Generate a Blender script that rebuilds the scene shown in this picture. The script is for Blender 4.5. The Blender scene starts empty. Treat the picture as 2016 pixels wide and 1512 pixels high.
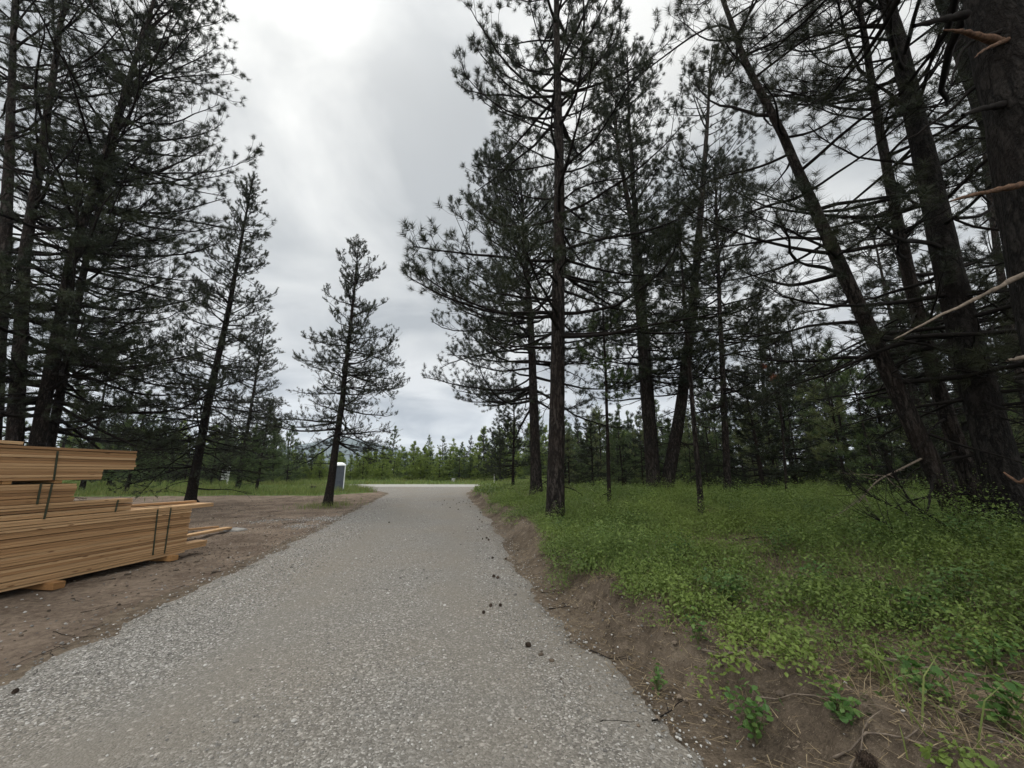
import bpy, math, random
import numpy as np
from math import radians as R
from mathutils import Vector

# ------------------------------------------------------------------ camera / world / sun / exposure
scene = bpy.context.scene
col = scene.collection
FPX, CX, CY = 760.0, 1008.0, 756.0            # focal length of the photo in its own pixels
PITCH = R(12.75)
CAM_Z = 1.6
cam_d = bpy.data.cameras.new("camera")
cam_d.sensor_width = 36.0
cam_d.lens = 36.0 * FPX / 2016.0
cam_d.clip_start = 0.05
cam_d.clip_end = 20000
cam = bpy.data.objects.new("camera", cam_d)
col.objects.link(cam)
cam.location = (0, 0, CAM_Z)
cam.rotation_euler = (R(90) + PITCH, 0, 0)
scene.camera = cam

CP, SP = math.cos(PITCH), math.sin(PITCH)
def ray(px, py):
    u = (px - CX) / FPX; v = (CY - py) / FPX
    return np.array([u, CP - v * SP, SP + v * CP])
def on_plane(px, py, z=0.0):
    d = ray(px, py); t = (z - CAM_Z) / d[2]
    return np.array([d[0] * t, d[1] * t, z])
def at_depth(px, py, y):
    d = ray(px, py); t = y / d[1]
    return np.array([d[0] * t, y, CAM_Z + d[2] * t])

SUN_DIR = ray(632, -60); SUN_DIR = SUN_DIR / np.linalg.norm(SUN_DIR)
SUN_EL = math.asin(SUN_DIR[2]); SUN_AZ = math.atan2(SUN_DIR[0], SUN_DIR[1])

world = bpy.data.worlds.new("World")
scene.world = world
world.use_nodes = True
wt = world.node_tree; wn = wt.nodes; wl = wt.links
wn.clear()
def wnode(t, **kw):
    n = wn.new(t)
    for k, v in kw.items(): setattr(n, k, v)
    return n
w_out = wnode('ShaderNodeOutputWorld'); w_bg = wnode('ShaderNodeBackground')
w_bg.inputs['Strength'].default_value = 0.1
sky = wnode('ShaderNodeTexSky', sky_type='NISHITA'); sky.sun_disc = False
sky.sun_elevation = SUN_EL; sky.sun_rotation = SUN_AZ
tc = wnode('ShaderNodeTexCoord')
nrm = wnode('ShaderNodeVectorMath', operation='NORMALIZE'); wl.new(tc.outputs['Generated'], nrm.inputs[0])
sep = wnode('ShaderNodeSeparateXYZ'); wl.new(nrm.outputs[0], sep.inputs[0])
zc = wnode('ShaderNodeMath', operation='MAXIMUM'); wl.new(sep.outputs['Z'], zc.inputs[0]); zc.inputs[1].default_value = 0.0
za = wnode('ShaderNodeMath', operation='ADD'); wl.new(zc.outputs[0], za.inputs[0]); za.inputs[1].default_value = 0.22
prj = wnode('ShaderNodeVectorMath', operation='DIVIDE'); wl.new(nrm.outputs[0], prj.inputs[0])
cz = wnode('ShaderNodeCombineXYZ')
for i in range(3): wl.new(za.outputs[0], cz.inputs[i])
wl.new(cz.outputs[0], prj.inputs[1])
flat = wnode('ShaderNodeVectorMath', operation='MULTIPLY'); wl.new(prj.outputs[0], flat.inputs[0]); flat.inputs[1].default_value = (1, 1, 0.2)
off = wnode('ShaderNodeVectorMath', operation='ADD'); wl.new(flat.outputs[0], off.inputs[0]); off.inputs[1].default_value = (3.35, 1.2, 0)
cn = wnode('ShaderNodeTexNoise'); wl.new(off.outputs[0], cn.inputs['Vector'])
cn.inputs['Scale'].default_value = 1.7; cn.inputs['Detail'].default_value = 6; cn.inputs['Roughness'].default_value = 0.5
cn.inputs['Distortion'].default_value = 0.5
cr = wnode('ShaderNodeValToRGB'); wl.new(cn.outputs['Fac'], cr.inputs['Fac'])
e = cr.color_ramp.elements
e[0].position = 0.36; e[0].color = (0.43, 0.447, 0.457, 1)
e[1].position = 0.60; e[1].color = (0.76, 0.76, 0.742, 1)
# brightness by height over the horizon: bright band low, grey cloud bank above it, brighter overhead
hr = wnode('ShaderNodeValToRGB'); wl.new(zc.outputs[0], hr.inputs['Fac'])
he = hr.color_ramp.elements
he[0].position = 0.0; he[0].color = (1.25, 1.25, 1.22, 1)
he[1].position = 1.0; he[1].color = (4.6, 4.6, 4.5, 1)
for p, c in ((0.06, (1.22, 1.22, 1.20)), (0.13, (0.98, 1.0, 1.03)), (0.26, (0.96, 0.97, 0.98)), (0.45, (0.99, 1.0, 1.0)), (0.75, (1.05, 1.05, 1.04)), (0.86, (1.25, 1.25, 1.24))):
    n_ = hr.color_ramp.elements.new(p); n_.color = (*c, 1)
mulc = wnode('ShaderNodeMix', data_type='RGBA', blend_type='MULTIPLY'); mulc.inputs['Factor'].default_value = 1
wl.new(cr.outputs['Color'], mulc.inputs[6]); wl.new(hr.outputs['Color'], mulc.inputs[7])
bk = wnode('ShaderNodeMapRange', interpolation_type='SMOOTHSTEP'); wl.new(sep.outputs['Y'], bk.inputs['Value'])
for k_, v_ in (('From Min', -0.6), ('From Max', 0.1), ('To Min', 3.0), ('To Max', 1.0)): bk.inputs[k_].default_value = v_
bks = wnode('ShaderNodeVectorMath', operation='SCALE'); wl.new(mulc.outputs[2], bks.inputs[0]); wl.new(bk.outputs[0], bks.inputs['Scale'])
# veiled sun behind the cloud sheet
dt = wnode('ShaderNodeVectorMath', operation='DOT_PRODUCT'); wl.new(nrm.outputs[0], dt.inputs[0]); dt.inputs[1].default_value = tuple(SUN_DIR)
def gl(power, amount, color, prev):
    m0 = wnode('ShaderNodeMath', operation='MAXIMUM'); wl.new(dt.outputs['Value'], m0.inputs[0]); m0.inputs[1].default_value = 0
    m1 = wnode('ShaderNodeMath', operation='POWER'); wl.new(m0.outputs[0], m1.inputs[0]); m1.inputs[1].default_value = power
    mv = wnode('ShaderNodeMath', operation='MULTIPLY'); wl.new(m1.outputs[0], mv.inputs[0]); wl.new(cn.outputs['Fac'], mv.inputs[1])
    mx = wnode('ShaderNodeVectorMath', operation='SCALE'); mx.inputs[0].default_value = tuple(c * amount for c in color)
    wl.new(mv.outputs[0], mx.inputs['Scale'])
    ad = wnode('ShaderNodeVectorMath', operation='ADD'); wl.new(prev, ad.inputs[0]); wl.new(mx.outputs[0], ad.inputs[1])
    return ad.outputs[0]
o = gl(14, 0.26, (1, 1, 0.97), bks.outputs[0])
o = gl(80, 0.46, (1, 0.98, 0.9), o)
o = gl(700, 0.9, (1, 0.96, 0.84), o)
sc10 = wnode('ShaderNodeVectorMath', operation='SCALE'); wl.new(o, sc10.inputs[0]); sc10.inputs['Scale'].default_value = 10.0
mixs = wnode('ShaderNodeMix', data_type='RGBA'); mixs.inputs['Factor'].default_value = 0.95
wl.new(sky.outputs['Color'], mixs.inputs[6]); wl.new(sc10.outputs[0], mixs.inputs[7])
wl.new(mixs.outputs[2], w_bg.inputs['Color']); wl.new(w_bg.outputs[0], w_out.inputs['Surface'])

sun_d = bpy.data.lights.new("sun", 'SUN'); sun_d.energy = 1.2; sun_d.angle = R(16); sun_d.color = (1.0, 0.96, 0.9)
sun = bpy.data.objects.new("sun", sun_d); col.objects.link(sun)
sun.rotation_euler = Vector(-SUN_DIR).to_track_quat('-Z', 'Y').to_euler()
vs = scene.view_settings
vs.view_transform = 'Standard'; vs.look = 'None'; vs.gamma = 1.0; vs.use_curve_mapping = False; vs.exposure = 0.22
scene.cycles.max_bounces = 6; scene.cycles.diffuse_bounces = 3; scene.cycles.glossy_bounces = 2
scene.cycles.transmission_bounces = 3; scene.cycles.transparent_max_bounces = 4; scene.cycles.volume_bounces = 0

# ------------------------------------------------------------------ helpers
rng = np.random.default_rng(7)
def smooth(a, b, x):
    t = np.clip((np.asarray(x, float) - a) / (b - a), 0, 1); return t * t * (3 - 2 * t)
_L = np.random.default_rng(99).random((256, 256))
def vnoise(x, y):
    x = np.asarray(x, float); y = np.asarray(y, float)
    xi = np.floor(x).astype(int); yi = np.floor(y).astype(int); fx = x - xi; fy = y - yi
    fx = fx * fx * (3 - 2 * fx); fy = fy * fy * (3 - 2 * fy)
    a = _L[xi & 255, yi & 255]; b = _L[(xi + 1) & 255, yi & 255]; c = _L[xi & 255, (yi + 1) & 255]; d = _L[(xi + 1) & 255, (yi + 1) & 255]
    return (a * (1 - fx) + b * fx) * (1 - fy) + (c * (1 - fx) + d * fx) * fy - 0.5
def fbm(x, y, oct=4, s=1.0):
    v = 0; a = 1.0
    for i in range(oct):
        v = v + a * vnoise(np.asarray(x) * s + 17.3 * i, np.asarray(y) * s - 9.1 * i); a *= 0.5; s *= 2.03
    return v

def mesh_np(name, V, quads=None, tris=None, smooth_shade=False):
    me = bpy.data.meshes.new(name)
    V = np.asarray(V, np.float32).reshape(-1, 3)
    q = np.zeros((0, 4), np.int32) if quads is None else np.asarray(quads, np.int32).reshape(-1, 4)
    t = np.zeros((0, 3), np.int32) if tris is None else np.asarray(tris, np.int32).reshape(-1, 3)
    me.vertices.add(len(V)); me.vertices.foreach_set('co', V.ravel())
    me.loops.add(q.size + t.size)
    me.loops.foreach_set('vertex_index', np.concatenate([q.ravel(), t.ravel()]))
    n = len(q) + len(t); me.polygons.add(n)
    starts = np.concatenate([np.arange(len(q)) * 4, len(q) * 4 + np.arange(len(t)) * 3]).astype(np.int32)
    me.polygons.foreach_set('loop_start', starts)
    me.polygons.foreach_set('use_smooth', np.full(n, smooth_shade))
    me.update(calc_edges=True); me.validate()
    return me

class MB:
    """collects shapes into one mesh"""
    def __init__(s): s.V = []; s.Q = []; s.T = []; s.n = 0
    def add(s, V, Q=None, T=None):
        V = np.asarray(V, float).reshape(-1, 3)
        if Q is not None and len(Q): s.Q.append(np.asarray(Q).reshape(-1, 4) + s.n)
        if T is not None and len(T): s.T.append(np.asarray(T).reshape(-1, 3) + s.n)
        s.V.append(V); s.n += len(V)
    def box(s, c, d, jit=0.0, M=None):
        c = np.asarray(c, float); h = np.asarray(d, float) / 2
        v = np.array([[x, y, z] for x in (-1, 1) for y in (-1, 1) for z in (-1, 1)], float) * h
        if jit: v = v + rng.normal(0, jit, v.shape)
        if M is not None: v = v @ np.asarray(M).T
        s.add(v + c, [[0, 1, 3, 2], [4, 6, 7, 5], [0, 4, 5, 1], [2, 3, 7, 6], [0, 2, 6, 4], [1, 5, 7, 3]])
    def tubes(s, P, Rd, sides): s.add(*tubes(P, Rd, sides))
    def build(s, name, mat, parent=None, smooth_shade=False, bevel=0.0):
        me = mesh_np(name, np.concatenate(s.V), np.concatenate(s.Q) if s.Q else None, np.concatenate(s.T) if s.T else None, smooth_shade)
        return link(name, me, mat, parent, bevel)

def link(name, me, mat, parent=None, bevel=0.0):
    ob = bpy.data.objects.new(name, me); col.objects.link(ob)
    if mat is not None and not me.materials: me.materials.append(mat)
    if parent is not None: ob.parent = parent
    if bevel:
        b = ob.modifiers.new("bevel", 'BEVEL'); b.width = bevel; b.segments = 2; b.limit_method = 'ANGLE'
    return ob
def tag(o, label=None, cat=None, group=None, kind=None):
    if label: o['label'] = label
    if cat: o['category'] = cat
    if group: o['group'] = group
    if kind: o['kind'] = kind
    return o
def empty(name, loc=(0, 0, 0), rz=0.0):
    o = bpy.data.objects.new(name, None); col.objects.link(o)
    o.location = tuple(float(v) for v in loc); o.rotation_euler = (0, 0, rz); o.empty_display_size = 0.2
    return o
def copy_tree(o, parent=None):
    c = o.copy(); col.objects.link(c); c.parent = parent
    for ch in list(o.children): copy_tree(ch, c)
    return c

def unit(a): return a / np.maximum(np.linalg.norm(a, axis=-1, keepdims=True), 1e-9)
def tubes(P, Rd, sides):
    """P (B,K,3) polylines, Rd (B,K) radii -> verts, quads"""
    P = np.asarray(P, float); Rd = np.asarray(Rd, float); B, K, _ = P.shape
    T = unit(np.gradient(P, axis=1))
    mean = unit(P[:, -1] - P[:, 0])
    ref = np.where(np.abs(mean[:, 2:3]) > 0.7, np.array([[1.0, 0, 0]]), np.array([[0, 0, 1.0]]))[:, None, :]
    n1 = unit(np.cross(T, ref)); n2 = np.cross(T, n1)
    a = np.linspace(0, 2 * np.pi, sides, endpoint=False)
    V = P[:, :, None, :] + Rd[:, :, None, None] * (np.cos(a)[None, None, :, None] * n1[:, :, None, :] + np.sin(a)[None, None, :, None] * n2[:, :, None, :])
    idx = np.arange(B * K * sides).reshape(B, K, sides)
    q = np.stack([idx[:, :-1], np.roll(idx, -1, 2)[:, :-1], np.roll(idx, -1, 2)[:, 1:], idx[:, 1:]], -1)
    return V.reshape(-1, 3), q.reshape(-1, 4)

# ------------------------------------------------------------------ materials
def new_mat(name):
    m = bpy.data.materials.new(name); m.use_nodes = True
    nt = m.node_tree; nt.nodes.clear()
    out = nt.nodes.new('ShaderNodeOutputMaterial'); b = nt.nodes.new('ShaderNodeBsdfPrincipled')
    nt.links.new(b.outputs[0], out.inputs['Surface'])
    b.inputs['Roughness'].default_value = 0.85
    b.inputs['Specular IOR Level'].default_value = 0.25
    return m, nt, b, out
def N(nt, t, **kw):
    n = nt.nodes.new(t)
    for k, v in kw.items(): setattr(n, k, v)
    return n
def noise(nt, scale, detail=4, rough=0.55, vec=None, dist=0.0):
    n = N(nt, 'ShaderNodeTexNoise'); n.inputs['Scale'].default_value = scale; n.inputs['Detail'].default_value = detail
    n.inputs['Roughness'].default_value = rough; n.inputs['Distortion'].default_value = dist
    if vec is not None: nt.links.new(vec, n.inputs['Vector'])
    return n.outputs['Fac']
def ramp(nt, fac, stops):
    r = N(nt, 'ShaderNodeValToRGB'); nt.links.new(fac, r.inputs['Fac']); el = r.color_ramp.elements
    el[0].position = stops[0][0]; el[0].color = (*stops[0][1], 1); el[1].position = stops[-1][0]; el[1].color = (*stops[-1][1], 1)
    for p, c in stops[1:-1]:
        x = el.new(p); x.color = (*c, 1)
    return r.outputs['Color']
def mix(nt, fac, a, b, blend='MIX'):
    m = N(nt, 'ShaderNodeMix', data_type='RGBA', blend_type=blend)
    for sock, v in ((m.inputs['Factor'], fac), (m.inputs[6], a), (m.inputs[7], b)):
        if hasattr(v, 'links'): nt.links.new(v, sock)
        elif isinstance(v, tuple): sock.default_value = (*v, 1)
        else: sock.default_value = v
    return m.outputs[2]
def math_(nt, op, a, b=None):
    m = N(nt, 'ShaderNodeMath', operation=op)
    for i, v in enumerate((a, b)):
        if v is None: continue
        if hasattr(v, 'links'): nt.links.new(v, m.inputs[i])
        else: m.inputs[i].default_value = v
    return m.outputs[0]
def bump(nt, b, h, strength, dist):
    n = N(nt, 'ShaderNodeBump'); n.inputs['Strength'].default_value = strength; n.inputs['Distance'].default_value = dist
    nt.links.new(h, n.inputs['Height']); nt.links.new(n.outputs[0], b.inputs['Normal'])
def ocoord(nt): return N(nt, 'ShaderNodeTexCoord').outputs['Object']
def mapped(nt, vec, scale=(1, 1, 1), loc=(0, 0, 0)):
    m = N(nt, 'ShaderNodeMapping'); m.inputs['Scale'].default_value = scale; m.inputs['Location'].default_value = loc
    nt.links.new(vec, m.inputs['Vector']); return m.outputs[0]

def leaf_mat(name, c0, c1, c2, transl=0.3, rough=0.55, patch=0.0, pc=None):
    m, nt, b, out = new_mat(name)
    g = N(nt, 'ShaderNodeNewGeometry')
    c = ramp(nt, g.outputs['Random Per Island'], [(0, c0), (0.55, c1), (1, c2)])
    if pc is not None:
        f = noise(nt, patch, 3, 0.5, g.outputs['Position'])
        f2 = ramp(nt, f, [(0.42, (0, 0, 0)), (0.62, (1, 1, 1))])
        c = mix(nt, f2, c, pc)
    nt.links.new(c, b.inputs['Base Color']); b.inputs['Roughness'].default_value = rough
    t = N(nt, 'ShaderNodeBsdfTranslucent'); nt.links.new(c, t.inputs['Color'])
    ms = N(nt, 'ShaderNodeMixShader'); ms.inputs[0].default_value = transl
    nt.links.new(b.outputs[0], ms.inputs[1]); nt.links.new(t.outputs[0], ms.inputs[2]); nt.links.new(ms.outputs[0], out.inputs['Surface'])
    return m
def bark_mat(name, dark, mid, light, scale=1.0, zs=0.22):
    m, nt, b, out = new_mat(name)
    v = ocoord(nt)
    nz = noise(nt, 3.0 * scale, 3, 0.6, v)
    wv = N(nt, 'ShaderNodeVectorMath', operation='SCALE'); wv.inputs['Scale'].default_value = 0.08
    cmb = N(nt, 'ShaderNodeCombineXYZ')
    for i in range(3): nt.links.new(nz, cmb.inputs[i])
    nt.links.new(cmb.outputs[0], wv.inputs[0])
    ad = N(nt, 'ShaderNodeVectorMath', operation='ADD'); nt.links.new(v, ad.inputs[0]); nt.links.new(wv.outputs[0], ad.inputs[1])
    mp = mapped(nt, ad.outputs[0], (1, 1, zs))
    r1_ = math_(nt, 'ABSOLUTE', math_(nt, 'SUBTRACT', noise(nt, 11 * scale, 4, 0.6, mp, 0.15), 0.5))
    r2_ = math_(nt, 'ABSOLUTE', math_(nt, 'SUBTRACT', noise(nt, 19 * scale, 3, 0.6, mapped(nt, ad.outputs[0], (1, 1, zs * 1.7), (5, 2, 1)), 0.2), 0.5))
    fine = noise(nt, 60 * scale, 4, 0.7, mapped(nt, v, (1, 1, 0.5)))
    h = math_(nt, 'ADD', math_(nt, 'ADD', math_(nt, 'MULTIPLY', math_(nt, 'MINIMUM', r1_, 0.11), 4.2), math_(nt, 'MULTIPLY', math_(nt, 'MINIMUM', r2_, 0.10), 2.6)), math_(nt, 'MULTIPLY', fine, 0.5))
    c = ramp(nt, h, [(0.26, dark), (0.6, mid), (1.0, light)])
    tint = noise(nt, 1.1 * scale, 3, 0.6, v)
    c = mix(nt, ramp(nt, tint, [(0.45, (0, 0, 0)), (0.7, (0.6, 0.6, 0.6))]), c, (mid[0] * 1.2, mid[1] * 0.95, mid[2] * 0.85))
    nt.links.new(c, b.inputs['Base Color']); b.inputs['Roughness'].default_value = 0.95; b.inputs['Specular IOR Level'].default_value = 0.1
    bump(nt, b, h, 1.0, 0.035)
    return m
def plain(name, c, rough=0.6, var=0.12, scale=6.0, spec=0.3):
    m, nt, b, out = new_mat(name)
    f = noise(nt, scale, 5, 0.6, ocoord(nt))
    cc = ramp(nt, f, [(0.3, tuple(x * (1 - var) for x in c)), (0.7, tuple(min(1, x * (1 + var)) for x in c))])
    nt.links.new(cc, b.inputs['Base Color']); b.inputs['Roughness'].default_value = rough; b.inputs['Specular IOR Level'].default_value = spec
    bump(nt, b, f, 0.15, 0.01)
    return m

M = {}
M['needle'] = leaf_mat('pine_needles', (0.007, 0.011, 0.005), (0.012, 0.019, 0.008), (0.026, 0.034, 0.013), 0.12, 0.55, 0.9, (0.028, 0.036, 0.013))
M['needle_dark'] = leaf_mat('dark_pine_needles', (0.007, 0.011, 0.005), (0.012, 0.018, 0.0075), (0.026, 0.033, 0.012), 0.12, 0.55, 0.9, (0.030, 0.034, 0.013))  # deep needle green of the right-hand and forest pines
M['needle_grey'] = leaf_mat('sparse_lodgepole_needles', (0.018, 0.023, 0.013), (0.030, 0.037, 0.020), (0.052, 0.060, 0.030), 0.2)
M['needle_mid'] = leaf_mat('mid_green_needles', (0.042, 0.068, 0.026), (0.070, 0.104, 0.036), (0.112, 0.150, 0.052), 0.35)
M['needle_under'] = leaf_mat('understory_needles', (0.080, 0.100, 0.042), (0.125, 0.148, 0.058), (0.175, 0.195, 0.080), 0.45)
M['needle_young'] = leaf_mat('young_pine_needles', (0.10, 0.15, 0.030), (0.165, 0.225, 0.042), (0.24, 0.29, 0.07), 0.45)
M['needle_rust'] = leaf_mat('dead_rust_needles', (0.13, 0.035, 0.014), (0.2, 0.06, 0.025), (0.25, 0.08, 0.03), 0.2)
M['bark'] = bark_mat('pine_bark', (0.005, 0.0044, 0.004), (0.018, 0.0148, 0.0128), (0.062, 0.052, 0.045))
M['bark_big'] = bark_mat('plated_pine_bark', (0.004, 0.0036, 0.0033), (0.011, 0.0097, 0.0086), (0.030, 0.0265, 0.0238), 0.75, 0.3)
M['bark_thin'] = bark_mat('lodgepole_bark', (0.007, 0.0058, 0.005), (0.020, 0.0158, 0.0135), (0.045, 0.037, 0.031), 2.2, 0.3)
M['twig'] = plain('branch_bark', (0.013, 0.0108, 0.0095), 0.95, 0.3, 20, 0.1)
M['dead_wood'] = plain('bare_dead_wood', (0.135, 0.108, 0.085), 0.9, 0.5, 22, 0.1)
M['torn_wood'] = plain('torn_fresh_wood', (0.095, 0.055, 0.035), 0.85, 0.6, 30, 0.1)

# ------------------------------------------------------------------ terrain height
def edge_fn(pts, tail):
    a = np.array([on_plane(*p)[:2] for p in pts] + tail); a = a[np.argsort(a[:, 1])]
    return lambda y: np.interp(y, a[:, 1], a[:, 0])
LEFT = edge_fn([(0, 1345), (250, 1215), (400, 1150), (540, 1082), (640, 1035), (705, 1000), (762, 971)], [[-5.6, 0.5], [-5.3, -6], [-14.0, 37.5], [-30, 41]])
RIGHT = edge_fn([(1450, 1505), (1310, 1390), (1180, 1288), (1080, 1180), (1020, 1100), (975, 1030), (932, 985), (921, 972)], [[1.1, 0.5], [1.1, -6], [-3.4, 36.5], [3.0, 41]])
FOOT = edge_fn([(1590, 1512), (1420, 1425), (1300, 1350), (1190, 1268), (1095, 1178), (1020, 1090), (980, 1030), (935, 985), (923, 972)], [[1.5, 0.5], [1.55, -6], [-3.2, 36.5], [3.4, 41]])
def H(x, y):
    x = np.asarray(x, float); y = np.asarray(y, float)
    lx, rx, fx = LEFT(y), RIGHT(y), FOOT(y)
    h = -0.03 * (np.clip((x - (lx + rx) / 2) / np.maximum(rx - lx, 1) * 2, -1, 1) ** 2) + 0.03
    h = h + 0.012 * fbm(x, y, 3, 0.8)
    near = smooth(42, 36, y)
    # right bank
    wob = 0.3 * fbm(x * 0.4, y, 3, 1.3)
    d = x - fx + wob * near
    bank = 0.28 * smooth(0.0, 0.55, d) + 0.12 * smooth(0.5, 6, d) + 0.10 * smooth(6, 30, d)
    rough = smooth(-0.1, 0.4, d)
    bank = bank + rough * (0.10 * fbm(x, y, 4, 0.7) + 0.05 * fbm(x, y, 3, 3.5))
    # little windrow of scraped soil along the bank foot
    bank = bank + 0.11 * np.exp(-((d - 0.35) / 0.22) ** 2) * (0.4 + 1.8 * vnoise(x * 1.5, y * 1.5))
    clod = np.exp(-((d - 0.25) / 0.4) ** 2)
    bank = bank + clod * (0.13 * fbm(x, y, 3, 2.6) + 0.075 * fbm(x, y, 3, 7.0))
    h = h + bank * near
    # left dirt
    dl = lx - x
    dirt = smooth(0.0, 0.6, dl)
    h = h + near * dirt * (0.05 * fbm(x, y, 4, 0.9) + 0.035 * fbm(x, y, 3, 4.0) - 0.02 + 0.05 * smooth(15, 28, y))
    h = h + 0.30 * smooth(34, 37, y) * smooth(40.4, 39, y) * smooth(-12.5, -16, x)
    # far: road then rising verge
    h = h + smooth(36, 41, y) * 0.02 + 0.55 * smooth(48.5, 62, y) + smooth(62, 110, y) * 0.8
    h = h + smooth(48, 58, y) * 0.12 * fbm(x, y, 3, 0.3)
    return h
def graded(lo, hi, dense_lo, dense_hi, step, growth):
    c = list(np.arange(dense_lo, dense_hi, step)); s = step; x = c[-1]
    while x < hi:
        s *= growth; x += s; c.append(min(x, hi))
    s = step; x = c[0]; pre = []
    while x > lo:
        s *= growth; x -= s; pre.append(max(x, lo))
    return np.array(pre[::-1] + c)
def grid_mesh(name, X, Y, Z):
    ny, nx = X.shape; idx = np.arange(nx * ny).reshape(ny, nx)
    q = np.stack([idx[:-1, :-1], idx[:-1, 1:], idx[1:, 1:], idx[1:, :-1]], -1).reshape(-1, 4)
    return mesh_np(name, np.stack([X, Y, Z], -1).reshape(-1, 3), q, None, True)

# ground: forest soil with needle litter
def soil_mat(name, a, b_, c_, litter, sc=1.0, bumpd=0.04):
    m, nt, b, out = new_mat(name); v = ocoord(nt)
    big = noise(nt, 0.6 * sc, 5, 0.6, v); mid = noise(nt, 9 * sc, 5, 0.65, v); fine = noise(nt, 70 * sc, 4, 0.75, v)
    f = math_(nt, 'ADD', math_(nt, 'MULTIPLY', big, 0.4), math_(nt, 'ADD', math_(nt, 'MULTIPLY', mid, 0.35), math_(nt, 'MULTIPLY', fine, 0.25)))
    c = ramp(nt, f, [(0.40, a), (0.5, b_), (0.60, c_)])
    st = noise(nt, 28, 3, 0.6, mapped(nt, v, (1, 5, 1)), 1.5)
    c = mix(nt, ramp(nt, st, [(0.6, (0, 0, 0)), (0.68, (0.8, 0.8, 0.8))]), c, litter)
    nt.links.new(c, b.inputs['Base Color']); b.inputs['Roughness'].default_value = 0.97; b.inputs['Specular IOR Level'].default_value = 0.08
    bump(nt, b, math_(nt, 'ADD', math_(nt, 'MULTIPLY', mid, 0.7), math_(nt, 'MULTIPLY', fine, 0.5)), 1.0, bumpd)
    return m
M['soil'] = soil_mat('forest_soil', (0.052, 0.040, 0.029), (0.112, 0.087, 0.064), (0.19, 0.152, 0.113), (0.26, 0.21, 0.155))
M['dirt'] = soil_mat('graded_dirt', (0.075, 0.053, 0.039), (0.155, 0.119, 0.091), (0.25, 0.195, 0.15), (0.085, 0.058, 0.041), 1.4, 0.05)
gx = graded(-4500, 4500, -8, 11, 0.055, 1.05); gy = graded(-300, 4600, 0.8, 16, 0.055, 1.045)
X, Y = np.meshgrid(gx, gy)
ground = link('ground', grid_mesh('ground', X, Y, H(X, Y)), M['soil']); tag(ground, kind='structure')

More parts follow.
